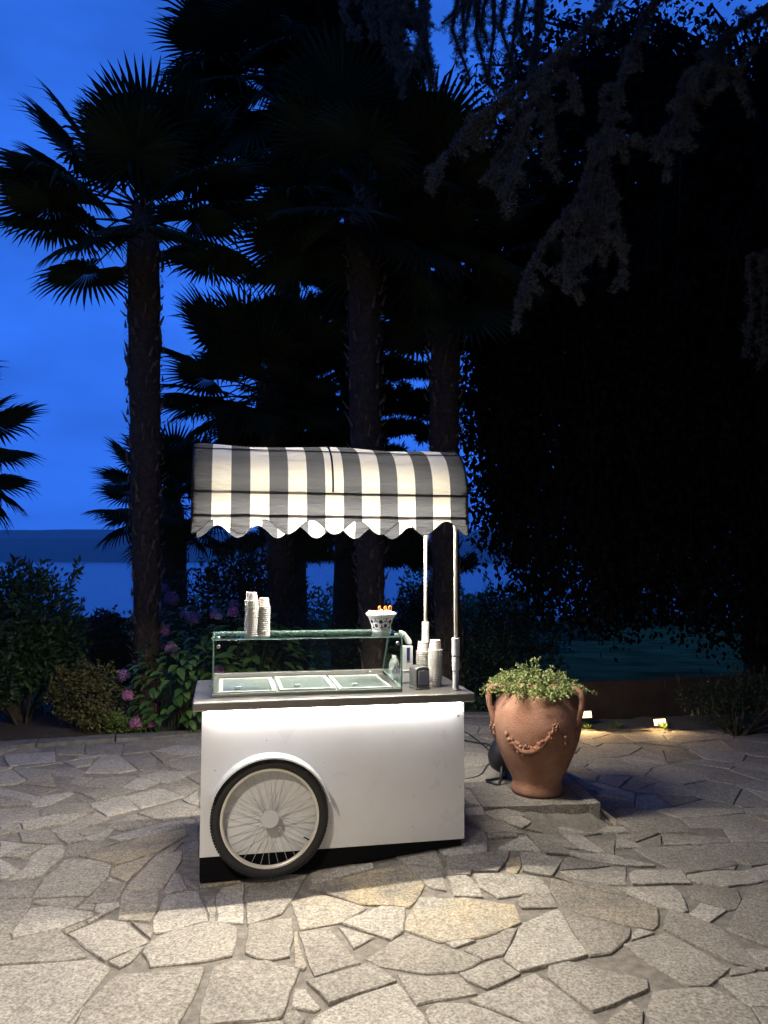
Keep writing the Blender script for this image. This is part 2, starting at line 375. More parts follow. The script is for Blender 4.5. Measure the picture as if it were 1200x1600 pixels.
# outlines of the paving stones that can be made out, one list per view: (origin x, origin y, scale, stones)
A = [[(0,75),(40,65),(250,25),(180,160),(0,165),(-80,165),(-80,80)],[(0,168),(185,168),(165,225),(60,360),(0,378),(-90,385),(-90,168)],[(270,45),(380,-65),(520,-65),(650,-30),(630,30),(560,100),(450,215),(280,210),(225,170),(190,150)],
[(590,62),(740,75),(680,182),(490,185)],[(640,22),(690,-30),(915,-100),(745,65)],[(630,32),(720,68),(630,62)],[(740,108),(830,5),(920,-85),(1065,-110),(1060,-60),(1020,0),(955,98)],
[(1010,20),(1050,25),(1088,105),(955,140)],[(725,118),(935,110),(915,225),(870,295),(700,280)],[(975,150),(1090,120),(1160,130),(1215,290),(930,362),(905,355),(908,290)],
[(490,192),(550,198),(545,228),(455,222)],[(565,200),(690,190),(690,212),(610,252),(548,232)],[(175,230),(300,215),(575,252),(330,345),(85,395),(68,345)],
[(370,345),(480,305),(515,315),(390,365)],[(505,298),(590,258),(605,265),(515,312)],[(0,380),(65,378),(78,398),(0,425),(-60,440),(-60,385)],[(0,432),(350,345),(400,380),(540,490),(400,525),(0,550),(-120,550),(-120,460)],
[(405,370),(635,262),(720,285),(865,410),(615,525)],[(770,300),(895,330),(880,400)],[(645,530),(800,455),(840,450),(770,530),(705,565)],
[(850,455),(910,375),(1230,305),(1320,312),(1400,350),(1375,420),(1380,490),(1230,520),(905,583),(890,558),(755,572)],[(0,558),(540,520),(638,572),(300,1010),(-100,1010),(-100,560)],
[(700,612),(1180,570),(1205,600),(1150,690),(1085,890),(1050,1000),(400,1000),(520,780)]]
B = [[(25,0),(112,0),(115,100),(160,138),(45,75)],[(220,150),(250,105),(375,75),(370,305),(225,300)],[(390,65),(620,25),(745,30),(600,250),(400,315),(398,200)],[(140,150),(210,150),(215,295),(180,290)],
[(410,320),(520,295),(660,282),(655,400),(645,500),(520,520),(450,500),(395,478)],[(660,185),(800,138),(870,148),(1090,215),(940,300),(715,342)],[(700,360),(870,335),(1055,535),(790,615),(745,480)],
[(935,335),(1145,388),(1020,452)],[(945,305),(1190,215),(1320,225),(1305,355),(1240,402)],[(755,650),(1115,545),(1180,590),(1270,650),(885,775)],
[(205,560),(320,530),(715,538),(600,850),(560,865),(120,905),(120,860)],[(680,705),(740,698),(818,800),(790,820),(665,795)],[(610,850),(680,815),(730,870),(690,905),(620,890)],
[(300,905),(570,875),(620,905),(600,960),(330,980)],[(790,880),(830,840),(1050,735),(1280,660),(1450,890),(1480,960),(780,1000)]]
C = [[(260,340),(380,128),(560,155),(780,165),(895,165),(945,305),(720,385),(480,415)],[(525,35),(670,30),(690,80),(800,158),(570,145)],[(680,20),(800,15),(1060,35),(1128,130),(820,155),(690,75)],
[(530,0),(655,2),(652,32),(535,30)],[(930,180),(980,142),(1125,138),(1160,215),(965,218)],[(520,425),(600,402),(680,410),(570,447)],[(625,460),(880,340),(935,345),(855,485),(745,515)],
[(0,465),(110,410),(310,378),(730,515),(590,590),(400,595),(100,550)],[(230,605),(600,628),(690,715),(345,780)],[(575,610),(810,518),(945,605),(755,688)]]
D = [[(15,35),(60,50),(250,95),(370,125),(585,205),(590,300),(560,320),(380,285),(40,190),(5,120)],[(80,225),(435,325),(430,370),(330,450),(215,465),(130,330)],[(0,530),(215,480),(340,450),(400,420),(500,490),(520,600),(630,625),(500,670),(265,820),(120,690),(0,610)],
[(400,410),(640,350),(740,400),(985,535),(870,630),(720,632),(560,510),(440,440)],[(660,222),(790,255),(930,315),(1050,420),(1175,545),(1000,505),(900,455),(630,325)],[(370,95),(710,85),(720,125),(800,180),(730,230),(580,190)],
[(760,110),(860,80),(1030,100),(1045,160),(1020,205),(980,215),(870,175),(790,150)],[(775,230),(830,178),(970,218),(880,280),(850,280)],[(1060,95),(1220,75),(1330,90),(1330,420),(1090,435),(925,310),(1040,205)],
[(60,0),(330,-20),(415,-20),(412,75),(320,72),(140,45)],[(440,20),(470,0),(720,0),(770,70),(460,75)],[(745,25),(900,0),(1060,0),(1160,60),(960,88),(830,70)],
[(530,665),(870,640),(1090,750),(1150,850),(1160,900),(500,900),(540,780),(525,720)],[(925,600),(1210,560),(1320,570),(1320,740),(1210,750),(1100,745)],[(315,830),(440,720),(510,780),(500,860),(420,900),(330,900)],
[(440,360),(490,322),(570,345),(450,385)],[(1100,760),(1220,765),(1320,770),(1320,900),(1180,900)],[(1000,545),(1060,522),(1130,545),(1100,575),(1000,580)],[(1075,440),(1230,440),(1230,530),(1180,540)]]
Q = [[(0,455),(490,410),(420,480),(410,570),(110,550),(0,545)],[(430,490),(515,450),(520,520),(490,590),(425,580)],[(530,450),(520,420),(660,430),(820,475),(750,585),(640,590),(530,555)],[(825,480),(860,460),(1060,500),(1160,515),(1160,645),(1080,650),(810,595)],
[(340,385),(500,320),(560,300),(650,390),(660,425),(500,410)],[(570,290),(640,300),(840,390),(870,440),(690,425),(660,390)],[(140,160),(260,150),(350,185),(510,185),(560,285),(290,280),(120,220)],[(290,290),(500,290),(490,310),(295,325)],
[(520,170),(720,165),(820,180),(1000,215),(790,270),(780,305),(620,275)],[(130,110),(240,95),(255,150),(130,155)],[(260,130),(430,100),(580,105),(470,160),(350,180)],[(830,300),(980,310),(1130,420),(1080,425),(950,395)],[(600,285),(700,290),(820,320),(950,395),(860,390)],[(1000,320),(1200,345),(1200,440),(1140,425)]]
G = [[(215,270),(470,262),(320,320)],[(360,335),(400,300),(480,280),(485,345),(410,350)],[(490,265),(920,290),(940,320),(720,335),(500,320)],[(300,360),(480,355),(720,345),(960,440),(1000,495),(830,510),(600,500),(440,440)],[(950,330),(1200,330),(1300,340),(1300,455),(1090,480),(990,450),(760,345)],[(1050,510),(1200,475),(1300,480),(1300,575),(1150,575)]]
F_ = [[(0,560),(110,545),(130,590),(20,610),(0,610)],[(130,545),(310,500),(510,490),(380,545),(135,585)],[(245,480),(330,440),(500,432),(560,480),(240,510)],[(180,440),(250,390),(420,365),(490,405),(300,435),(240,465)],[(35,340),(130,318),(340,345),(230,385)],
[(520,440),(730,385),(800,460),(630,505)],[(745,390),(950,345),(1080,390),(830,455)],[(810,490),(1050,415),(1150,455),(1100,510),(960,530)],[(630,570),(790,495),(920,540),(720,590)],[(640,630),(940,550),(1120,520),(1150,540),(870,620),(720,650)],
[(455,740),(630,690),(870,625),(1080,575),(1090,620),(920,715),(700,795)],[(380,740),(400,680),(500,655),(690,660),(450,735)],[(300,590),(560,485),(640,520),(430,595),(340,610)],[(440,600),(640,530),(620,580),(530,615)],[(110,600),(280,590),(340,640),(310,670),(130,655)],
[(310,600),(430,600),(500,640),(395,665)],[(190,740),(260,690),(350,660),(385,700),(370,745),(270,805),(150,800)],[(20,740),(140,675),(260,680),(130,750)],[(0,650),(130,670),(20,735),(0,740)],[(0,755),(110,825),(40,870),(0,870)],[(60,885),(150,810),(285,815),(240,850)],
[(0,470),(100,460),(200,460),(240,500),(220,520),(0,555)],[(500,330),(560,285),(790,275),(710,335)],[(720,335),(800,285),(830,280),(930,305),(850,345)],[(420,310),(450,275),(540,280),(480,320)],[(830,275),(1000,240),(1160,245),(1000,305),(960,305)],
[(920,320),(1100,285),(1170,330),(950,340)],[(1000,350),(1160,335),(1090,385)],[(500,250),(600,155),(690,150),(800,235),(690,250)],[(715,165),(870,130),(910,165),(920,235),(820,230)],[(500,380),(640,345),(800,350),(570,410)],[(440,360),(520,335),(610,340),(500,375)],
[(1070,690),(1160,650),(1160,755),(1065,750)],[(940,720),(1080,655),(1000,725)],[(1085,580),(1160,545),(1165,640),(1140,640)],[(1080,410),(1160,360),(1165,445),(1110,435)],[(380,190),(550,165),(530,205),(450,220)],[(20,150),(320,130),(325,185),(60,210)]]
X_ = [[(479,1393),(489,1383),(582,1360),(630,1352),(664,1384),(664,1392),(636,1419),(567,1412),(504,1398)],[(626,1363),(636,1352),(686,1358),(696,1391),(666,1384)],[(487,1358),(580,1348),(582,1357),(490,1380)],
[(813,1437),(827,1423),(871,1419),(919,1490),(862,1508),(813,1516),(787,1497)],[(732,1564),(840,1520),(862,1535),(935,1600),(950,1620),(880,1620),(829,1599)],[(664,1580),(683,1567),(731,1568),(795,1587),(825,1602),(835,1625),(680,1625)]]
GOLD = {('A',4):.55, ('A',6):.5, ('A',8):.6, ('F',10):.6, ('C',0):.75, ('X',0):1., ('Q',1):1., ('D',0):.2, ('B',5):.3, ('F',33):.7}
def ccw(P):
    s = sum(P[i][0]*P[(i+1)%len(P)][1]-P[(i+1)%len(P)][0]*P[i][1] for i in range(len(P)))
    return (P if s > 0 else P[::-1]), abs(s)/2
def clip(P, q, n):           # keep the side where (p-q).n <= 0
    out = []
    for i in range(len(P)):
        a, b = P[i], P[(i+1) % len(P)]
        da = (a[0]-q[0])*n[0]+(a[1]-q[1])*n[1]; db = (b[0]-q[0])*n[0]+(b[1]-q[1])*n[1]
        if da <= 0: out.append(a)
        if (da < 0 < db) or (db < 0 < da):
            t = da/(da-db); out.append((a[0]+(b[0]-a[0])*t, a[1]+(b[1]-a[1])*t))
    return out
def cen(P): return (sum(p[0] for p in P)/len(P), sum(p[1] for p in P)/len(P))
def bbox(P): return min(p[0] for p in P), min(p[1] for p in P), max(p[0] for p in P), max(p[1] for p in P)
def inside(P, q):
    c = False
    for i in range(len(P)):
        a, b = P[i], P[i-1]
        if (a[1] > q[1]) != (b[1] > q[1]) and q[0] < (b[0]-a[0])*(q[1]-a[1])/(b[1]-a[1])+a[0]: c = not c
    return c
def avoid(P, T):             # trim P by the edge of T that best parts them
    c = cen(P); best = None
    for i in range(len(T)):
        a, b = T[i], T[(i+1) % len(T)]; d = (b[0]-a[0], b[1]-a[1]); l = math.hypot(*d)
        if l < 1e-6: continue
        nn = (d[1]/l, -d[0]/l); s = (c[0]-a[0])*nn[0]+(c[1]-a[1])*nn[1]
        if best is None or s > best[0]: best = (s, a, nn)
    s, a, nn = best
    return clip(P, a, (-nn[0], -nn[1]))
def shrink(P, d):
    c = cen(P); out = P
    for i in range(len(P)):
        a, b = P[i], P[(i+1) % len(P)]; e = (b[0]-a[0], b[1]-a[1]); l = math.hypot(*e)
        if l < 1e-5: continue
        nn = (e[1]/l, -e[0]/l); out = clip(out, (a[0]-nn[0]*d, a[1]-nn[1]*d), nn)
        if len(out) < 3: return []
    return out
stones = []
def overlap(a, b): return a[0] < b[2] and b[0] < a[2] and a[1] < b[3] and b[1] < a[3]
for key, ox, oy, s, lst in (('A',0,1360,3.75,A),('B',280,1360,3.75,B),('C',560,1360,3.75,C),('D',860,1360,3.529,D),('X',0,0,1,X_),('Q',700,1240,4.615,Q),('G',920,1240,4.2857,G),('F',0,1140,3.75,F_)):
    for i, P in enumerate(lst):
        P, ar = ccw([onground(ox+x/s, oy+y/s) for x, y in P]); cc = cen(P)
        P = [(x+(x-cc[0])*.011/max(.05, math.hypot(x-cc[0], y-cc[1])), y+(y-cc[1])*.011/max(.05, math.hypot(x-cc[0], y-cc[1]))) for x, y in P]
        for T, bT, _, _ in stones:
            if len(P) > 2 and overlap(bbox(P), bT) and (any(inside(T, q) for q in P) or inside(T, cen(P)) or any(inside(P, q) for q in T)): P = avoid(P, T)
        if len(P) < 3: continue
        P, ar = ccw(P)
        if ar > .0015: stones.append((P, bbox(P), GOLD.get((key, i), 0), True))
traced = list(stones)
seeds = []
rr = random.Random(21)
gy = -3.2
while gy < 8.6:
    gxx = -8.5
    while gxx < 8.5:
        q = (gxx+rr.uniform(-.2, .2), gy+rr.uniform(-.17, .17)); gxx += .40
        if not any(overlap((q[0], q[1], q[0], q[1]), (bT[0]-.02, bT[1]-.02, bT[2]+.02, bT[3]+.02)) and inside(T, q) for T, bT, _, _ in traced): seeds.append(q)
    gy += .34
grid = {}
for q in seeds: grid.setdefault((int(q[0]//.5), int(q[1]//.5)), []).append(q)
for q in seeds:
    if q[1] > kerb_y(q[0]): continue
    P = [(q[0]-.6, q[1]-.6), (q[0]+.6, q[1]-.6), (q[0]+.6, q[1]+.6), (q[0]-.6, q[1]+.6)]
    ci, cj = int(q[0]//.5), int(q[1]//.5)
    for i in range(ci-3, ci+4):
        for j in range(cj-3, cj+4):
            for o in grid.get((i, j), ()):
                if o is q: continue
                d = (o[0]-q[0], o[1]-q[1])
                P = clip(P, ((o[0]+q[0])/2, (o[1]+q[1])/2), d)
                if len(P) < 3: break
    pieces = [P]
    if rr.random() < .42 and len(P) >= 4:      # some stones are broken in two
        c = cen(P); t = rr.uniform(0, PI); nn = (math.cos(t), math.sin(t)); pieces = [clip(P, c, nn), clip(P, c, (-nn[0], -nn[1]))]
    for P in pieces:
        if len(P) < 3: continue
        for T, bT, _, _ in traced:
            if overlap(bbox(P), bT):
                if any(inside(T, s_) for s_ in P) or any(inside(P, s_) for s_ in T) or inside(T, cen(P)): P = avoid(P, T)
                if len(P) < 3: break
        if len(P) < 3: continue
        for (x0, y0), (x1, y1) in zip(KERB, KERB[1:]):
            if x0-.5 < q[0] < x1+.5:
                P = clip(P, (x0, y0-.01), (-(y1-y0), x1-x0))
                if len(P) < 3: break
        if len(P) < 3: continue
        P, ar = ccw(P)
        if ar > .004: stones.append((P, bbox(P), rr.choice([0, 0, 0, 0, 0, .3, .5]), False))
def stone_geo(P, gap, rnd, tr):
    P = shrink(P, gap)
    if len(P) < 3: return None
    P, ar = ccw(P)
    if ar < .0012: return None
    ring = []
    for i in range(len(P)):
        a, b = P[i], P[(i+1) % len(P)]; l = math.hypot(b[0]-a[0], b[1]-a[1])
        k = max(1, min(5, int(l/.07)))
        for j in range(k):
            t = (j + (rnd.uniform(-.2, .2) if j else 0))/k; q = (a[0]+(b[0]-a[0])*t, a[1]+(b[1]-a[1])*t)
            amp = .0055 if j else .003
            ring.append((q[0]+rnd.uniform(-amp, amp), q[1]+rnd.uniform(-amp, amp)))
    c = cen(ring); n = len(ring)
    lift = rnd.uniform(-.002, .005); tx, ty = rnd.uniform(-.010, .010), rnd.uniform(-.010, .010)
    Z = lambda q: hf(q[0], q[1]) + lift + tx*(q[0]-c[0]) + ty*(q[1]-c[1])
    V = []; Fs = []
    for q in ring: V.append((q[0], q[1], hf(q[0], q[1])-.035))
    for q in ring: V.append((q[0], q[1], Z(q)-.003-rnd.uniform(0, .004)))
    for q in ring:
        d = math.hypot(q[0]-c[0], q[1]-c[1]); k = max(0, 1-rnd.uniform(.002, .008)/max(d, .02)); q2 = (c[0]+(q[0]-c[0])*k, c[1]+(q[1]-c[1])*k); V.append((*q2, Z(q2)+rnd.uniform(-.001, .001)))
    V.append((*c, Z(c)+rnd.uniform(-.001, .004)))
    for i in range(n):
        j = (i+1) % n
        Fs += [(i, j, n+j, n+i), (n+i, n+j, 2*n+j, 2*n+i), (2*n+i, 2*n+j, 3*n)]
    return V, Fs, c
built = []
for P, bb, warm, tr in stones:
    g = stone_geo(P, .0022 if tr else rr.uniform(.003, .007), rr, tr)
    if g is None: continue
    pr = [project((x, y, hf(x, y))) for x, y in P]; area = 0
    if all(pr):
        pr = [(min(1200, max(0, a)), min(1600, max(0, b))) for a, b in pr]; area = ccw(pr)[1]
    built.append((area, g, warm, rr.random()))
built.sort(key=lambda t: -t[0])
def set_attr(me, name, vals):
    a = me.attributes.new(name, 'FLOAT', 'POINT'); a.data.foreach_set('value', vals)
rest = MB(); ta, wa = [], []
for k, (area, (V, Fs, c), warm, tone) in enumerate(built):
    if k < 290 and area > 20:
        mb = MB(); mb.add([(x-c[0], y-c[1], z) for x, y, z in V], Fs)
        o = mb.build('paving_stone', M['stone'], patio, loc=(c[0], c[1], 0))
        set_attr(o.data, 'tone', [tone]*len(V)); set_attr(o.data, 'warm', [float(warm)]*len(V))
    else:
        rest.add(V, Fs); ta += [tone]*len(V); wa += [float(warm)]*len(V)
o = rest.build('paving_stones', M['stone'], patio); o['kind'] = 'stuff'
set_attr(o.data, 'tone', ta); set_attr(o.data, 'warm', wa)

# ---- kerb along the planting bed, bed soil, gravel strip
kerb = empty('stone_kerb', (-3.46, 7.09, 0)); tag(kerb, 'low grey stone kerb edging the planting bed at the back left', 'kerb')
x = -6.0
while x < .9:
    l = R.uniform(.45, .95); x1 = x+l-.012; y0, y1 = kerb_y(x), kerb_y(x1); d = Vector((x1-x, y1-y0, 0)).normalized(); nrm = Vector((-d.y, d.x, 0))
    mb = MB(); w = R.uniform(.17, .2); h = .024+R.uniform(-.006, .006)+ (hf(x, y0) if x > -1 else 0)
    k = 5; a = Vector((x, y0, 0)); b = Vector((x1, y1, 0)); pts = []
    for z in (-.05, h):
        for side in (0, 1):
            for i in range(k):
                q = a.lerp(b, i/(k-1)) + nrm*(.004 + side*w) + Vector((R.uniform(-.004, .004), R.uniform(-.006, .006), z+(R.uniform(-.005, .005) if z > 0 else 0)))
                pts.append(q - Vector((-3.46, 7.09, 0)))
    I = lambda zz, s, i: zz*2*k+s*k+i
    fs = []
    for i in range(k-1): fs += [(I(0,0,i), I(0,0,i+1), I(1,0,i+1), I(1,0,i)), (I(1,0,i), I(1,0,i+1), I(1,1,i+1), I(1,1,i)), (I(1,1,i), I(1,1,i+1), I(0,1,i+1), I(0,1,i))]
    fs += [(I(0,0,0), I(1,0,0), I(1,1,0), I(0,1,0)), (I(0,0,k-1), I(0,1,k-1), I(1,1,k-1), I(1,0,k-1))]
    mb.add(pts, fs); mb.build('kerb_stone', M['kerb'], kerb, bevel=.006); x += l
mb = MB(); gx = [-9+.25*i for i in range(69)]
for j in range(9):
    for x in gx: mb.v.append((x, kerb_y(x)+.19+j*.28, .0+.03*min(1,j)-.004*j+.03*noise.noise(Vector((x*2, j*.5, 9)))))
n = len(gx); mb.f = [(j*n+i, j*n+i+1, (j+1)*n+i+1, (j+1)*n+i) for j in range(8) for i in range(n-1) if gx[i] < 1.2]; mb.m = [0]*len(mb.f)
tag(mb.build('planting_bed', M['soil'], smooth=True), kind='structure')
mb = MB(); gx = [1.2+.06*i for i in range(80)]
for j in range(10):
    for x in gx: mb.v.append((x, kerb_y(x)-.02+j*.1, -.004+.03*math.sin(min(1, j/3)*PI/2)+.022*noise.noise(Vector((x*7, j*.9, 4)))))
n = len(gx); mb.f = [(j*n+i, j*n+i+1, (j+1)*n+i+1, (j+1)*n+i) for j in range(9) for i in range(n-1)]; mb.m = [0]*len(mb.f)
tag(mb.build('gravel_strip', M['gravel'], smooth=True), kind='structure')
# low rusty retaining board behind the gravel strip
wl = empty('retaining_wall', (1.5, 8.1, 0)); tag(wl, 'low dark rust-brown board wall behind the two glowing ground lamps', 'wall')
a, b = Vector((1.5, 8.1, 0)), Vector((6.3, 9.3, 0)); L_ = (b-a).length; ang = math.atan2(b.y-a.y, b.x-a.x)
x = 0
while x < L_:
    l = min(1.6, L_-x); mb = MB(); MX = Matrix.Rotation(ang, 4, 'Z')
    mb.box((x+.003, 0, -.12), (x+l-.003, .05, .43), 0, MX); mb.build('board', M['corten'], wl, bevel=.004); x += 1.6
# unseen wall added behind the viewer to keep sky light off the terrace
mb = MB(); mb.box((-9, -4.2, -.1), (9, -3.6, 7.0)); tag(mb.build('sky_block_wall', M['wall']), kind='structure')
mb = MB(); mb.box((-9, -3.59, 4.6), (9, 1.6, 4.78)); tag(mb.build('sky_block_roof', M['wall']), kind='structure')  # roof added out of view, cuts sky light from overhead
rgh = np.random.default_rng(91); n = 60000                 # unseen leaf screens added on both sides to block sky light
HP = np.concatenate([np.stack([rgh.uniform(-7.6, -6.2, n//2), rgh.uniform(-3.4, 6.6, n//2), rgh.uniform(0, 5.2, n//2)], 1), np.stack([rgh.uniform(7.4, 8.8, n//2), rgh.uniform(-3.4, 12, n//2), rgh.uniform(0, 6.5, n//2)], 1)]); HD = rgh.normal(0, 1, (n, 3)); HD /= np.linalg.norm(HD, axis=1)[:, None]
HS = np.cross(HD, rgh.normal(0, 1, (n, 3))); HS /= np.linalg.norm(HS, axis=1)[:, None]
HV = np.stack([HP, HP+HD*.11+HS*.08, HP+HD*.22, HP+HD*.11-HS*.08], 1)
o = obj('sky_block_hedge', fast_mesh('sky_block_hedge', HV.reshape(-1, 3), np.arange(n*4).reshape(-1, 4), M['dkleaf'])); tag(o, kind='stuff')

# ================================================================== CART
CO, CYAW = Vector((-.9727, 4.2013, 0)), .2018
cart = empty('ice_cream_cart', CO, CYAW)
tag(cart, 'white ice cream cart with striped barrel awning, glass display and one big spoked wheel', 'cart')
CM = Matrix.Translation(CO) @ Matrix.Rotation(CYAW, 4, 'Z')
def cw(a, b, z): return CM @ Vector((a, b, z))
WD, DP, ZB, ZT, ZC, ZTOP = 1.467, .63, .147, .921, .924, .974
def part(mb, name, m, parent=cart, **k): return mb.build(name, m, parent, **k)
# body shell
mb = MB(); mb.box((0, 0, ZB), (WD, .018, ZT)); front = part(mb, 'front_panel', M['panel'], bevel=.002)
mb = MB(); mb.box((0, .020, ZB), (.018, DP, ZT)); part(mb, 'side_panel', M['panel'], bevel=.002)
mb = MB(); mb.box((WD-.018, .020, ZB), (WD, DP, ZT)); part(mb, 'side_panel', M['panel'], bevel=.002)
mb = MB(); mb.box((.020, DP-.018, ZB), (WD-.020, DP, ZT)); part(mb, 'rear_panel', M['panel'], bevel=.002)
mb = MB(); mb.box((.03, .03, ZB+.01), (WD-.03, DP-.03, ZB+.03)); part(mb, 'floor_plate', M['black'])
for (a, z, r) in ((.345, .747, .0035), (1.17, .40, .0035), (1.44, .44, .0035), (1.43, .84, .007), (1.165, .235, .003), (.075, .60, .004), (.66, .615, .004)):
    mb = MB(); mb.lathe([(r, 0), (r, .003), (r*.6, .005), (1e-6, .0055)], 10)
    mb.v = [(x+a, -q, y+z) for x, y, q in mb.v]; part(mb, 'screw', M['steeld'], front, smooth=True)
# chassis below the body
mb = MB(); mb.box((.0, .026, .028), (.035, .60, ZB-.002)); mb.box((.036, .30, .09), (WD-.06, .36, ZB-.002)); part(mb, 'chassis', M['black'])
mb = MB(); mb.box((.036, .57, .05), (WD-.06, .60, ZB-.002)); part(mb, 'skid_rail', M['black'])
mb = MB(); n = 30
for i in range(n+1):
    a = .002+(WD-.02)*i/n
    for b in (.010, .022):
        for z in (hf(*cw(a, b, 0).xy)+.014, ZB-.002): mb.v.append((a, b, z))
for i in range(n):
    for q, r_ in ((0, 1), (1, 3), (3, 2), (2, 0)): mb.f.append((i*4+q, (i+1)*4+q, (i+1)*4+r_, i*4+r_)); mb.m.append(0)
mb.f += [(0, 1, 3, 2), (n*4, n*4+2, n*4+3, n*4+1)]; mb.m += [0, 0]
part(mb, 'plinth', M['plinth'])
for a, b in ((WD-.10, .09), (WD-.10, .53)):
    mb = MB(); mb.box((a-.025, b-.025, ZB-.02), (a+.025, b+.025, ZB-.002)); g = hf(*cw(a, b, 0).xy)
    mb.tube([(a, b, g+.012), (a, b+.001, ZB-.02)], .012, 8); part(mb, 'castor', M['steeld'])
# counter
mb = MB(); A0, A1, B0, B1 = -.049, 1.515, -.06, .69
mb.box((A0, B0, ZC), (A1, B1, ZTOP)); counter = part(mb, 'counter_top', M['steel'], bevel=.008)
mb = MB(); mb.box((.03, -.036, ZC-.009), (WD-.03, -.020, ZC-.001)); part(mb, 'led_strip', M['led'])
# wheel with fender
WC = Vector((.365, -.062, .352)); WR = .31
wheel = empty('wheel'); wheel.parent = cart; wheel.location = WC; wheel.rotation_euler = (PI/2, 0, 0)
mb = MB(); n, k = 72, 12
for i in range(n):
    t = 2*PI*i/n
    for j in range(k):
        s = 2*PI*j/k; rr_ = .285 + .025*math.cos(s); mb.v.append((rr_*math.cos(t), rr_*math.sin(t), .026*math.sin(s)))
for i in range(n):
    for j in range(k):
        mb.f.append((i*k+j, ((i+1)%n)*k+j, ((i+1)%n)*k+(j+1)%k, i*k+(j+1)%k)); mb.m.append(0)
part(mb, 'tyre', M['rubber'], wheel, smooth=True)
mb = MB()
for i in range(120):     # tread knobs
    t = 2*PI*i/120
    for z in (-.016, -.005, .006, .017):
        r0 = .285+math.sqrt(max(0, .025**2-(z*.96)**2)); MX = Matrix.Rotation(t+(.013 if abs(z) < .01 else 0), 4, 'Z'); mb.box((r0-.004, -.004, z-.0042), (r0+.0045, .004, z+.0042), 0, MX)
part(mb, 'tread', M['rubber'], wheel)
mb = MB(); prof = [(.262, .012), (.2585, .013), (.249, .012), (.246, .004), (.246, -.004), (.249, -.012), (.262, -.012)]; mb.lathe(prof+[prof[0]], 72); mb.f = [f for f in mb.f if len(f) == 4]; mb.m = [0]*len(mb.f)
part(mb, 'rim', M['alu'], wheel, smooth=True)
mb = MB(); mb.lathe([(.0475, .014), (.0475, .020), (.045, .022), (1e-6, .0225)], 40); part(mb, 'hub_disc', M['greyp'], wheel)
mb = MB(); mb.tube([(0, 0, -.035), (0, 0, .014)], .018, 16); part(mb, 'hub', M['steeld'], wheel)
for i in range(32):
    t = 2*PI*i/32; s = 1 if i % 2 else -1; off = .5*(1 if (i//2) % 2 else -1)
    mb = MB(); mb.tube([(.032*math.cos(t+off), .032*math.sin(t+off), .012*s), (.247*math.cos(t), .247*math.sin(t), .002*s)], .0015, 5); part(mb, 'spoke', M['spoke'], wheel)
mb = MB(); mb.tube([(.246*math.cos(-.55), .246*math.sin(-.55), 0), (.213*math.cos(-.55), .213*math.sin(-.55), 0)], [.005, .0035], 8); part(mb, 'valve', M['black'], wheel)
mb = MB(); n = 40                       # fender: curved channel over the upper wheel
for i in range(n+1):
    t = math.radians(14 + (158-14)*i/n)
    for (r, y) in ((.323, -.118), (.331, -.118), (.331, -.002), (.323, -.002)): mb.v.append((WC.x+r*math.cos(t), y, WC.z+r*math.sin(t)))
for i in range(n):
    for j in range(4): a = i*4+j; b = i*4+(j+1)%4; mb.f.append((a, a+4, b+4, b)); mb.m.append(0)
mb.f += [(0,1,2,3), (n*4+3, n*4+2, n*4+1, n*4)]; mb.m += [0, 0]
part(mb, 'fender', M['white'])
# glass display on the counter
GA0, GA1, GB0, GB1, GZ = .05, 1.12, .07, .68, 1.285
mb = MB()
for (x0, y0, x1, y1, h) in ((GA0, GB0, GA1, GB0+.03, .016), (GA0, GB1-.05, GA1, GB1-.01, .045), (GA0, GB0+.03, GA0+.03, GB1-.05, .02), (GA1-.05, GB0+.03, GA1, GB1-.05, .02)):
    mb.box((x0, y0, ZTOP+.001), (x1, y1, ZTOP+h))
disp = part(mb, 'display_case', M['steeld'], bevel=.002)
mb = MB(); mb.box((GA0+.03, GB0+.03, ZTOP+.001), (GA1-.05, GB1-.05, ZTOP+.004)); mb.build('freezer_well', M['well'], disp)
for i in range(3):           # three framed sliding lids
    x0 = GA0+.036+i*.337; x1 = x0+.318; z0 = ZTOP+.005+.004*(i%2); y0, y1 = GB0+.055, GB1-.075; w = .022
    mb = MB(); mb.box((x0, y0, z0), (x0+w, y1, z0+.014)); mb.box((x1-w, y0, z0), (x1, y1, z0+.014)); mb.box((x0+w, y0, z0), (x1-w, y0+w, z0+.014)); mb.box((x0+w, y1-w, z0), (x1-w, y1, z0+.014))
    f = mb.build('freezer_lid', M['lidf'], disp)
    mb = MB(); mb.box((x0+w, y0+w, z0+.004), (x1-w, y1-w, z0+.009)); o = mb.build('lid_pane', M['lid'], disp)
    for hx in (x0+.09,): mb = MB(); mb.box((hx, y0+.09, z0+.010), (hx+.035, y0+.10, z0+.026)); mb.build('lid_handle', M['greyp'], disp, bevel=.003)
def pane(poly, nrm, th, name='glass_pane'):
    """convex polygon extruded along nrm: faces clear, rim green"""
    n = len(poly); nrm = Vector(nrm).normalized()*th; mb = MB(); V = [Vector(p) for p in poly]; mb.add(V+[v+nrm for v in V], [])
    mb.f = [tuple(range(n))[::-1], tuple(range(n, 2*n))] + [(i, (i+1)%n, n+(i+1)%n, n+i) for i in range(n)]; mb.m = [0, 0]+[1]*n
    return mb.build(name, [M['glass'], M['gedge']], disp)
T = .008; GT = .47
pane([(GA0, GB0, ZTOP+.017), (GA1, GB0, ZTOP+.017), (GA1, GB0, GZ-.001), (GA0, GB0, GZ-.001)], (0, 1, 0), .008)
pane([(GA0-.004, GB0-.004, GZ), (GA1+.014, GB0-.004, GZ), (GA1+.014, GT, GZ), (GA0-.004, GT, GZ)], (0, 0, 1), T)
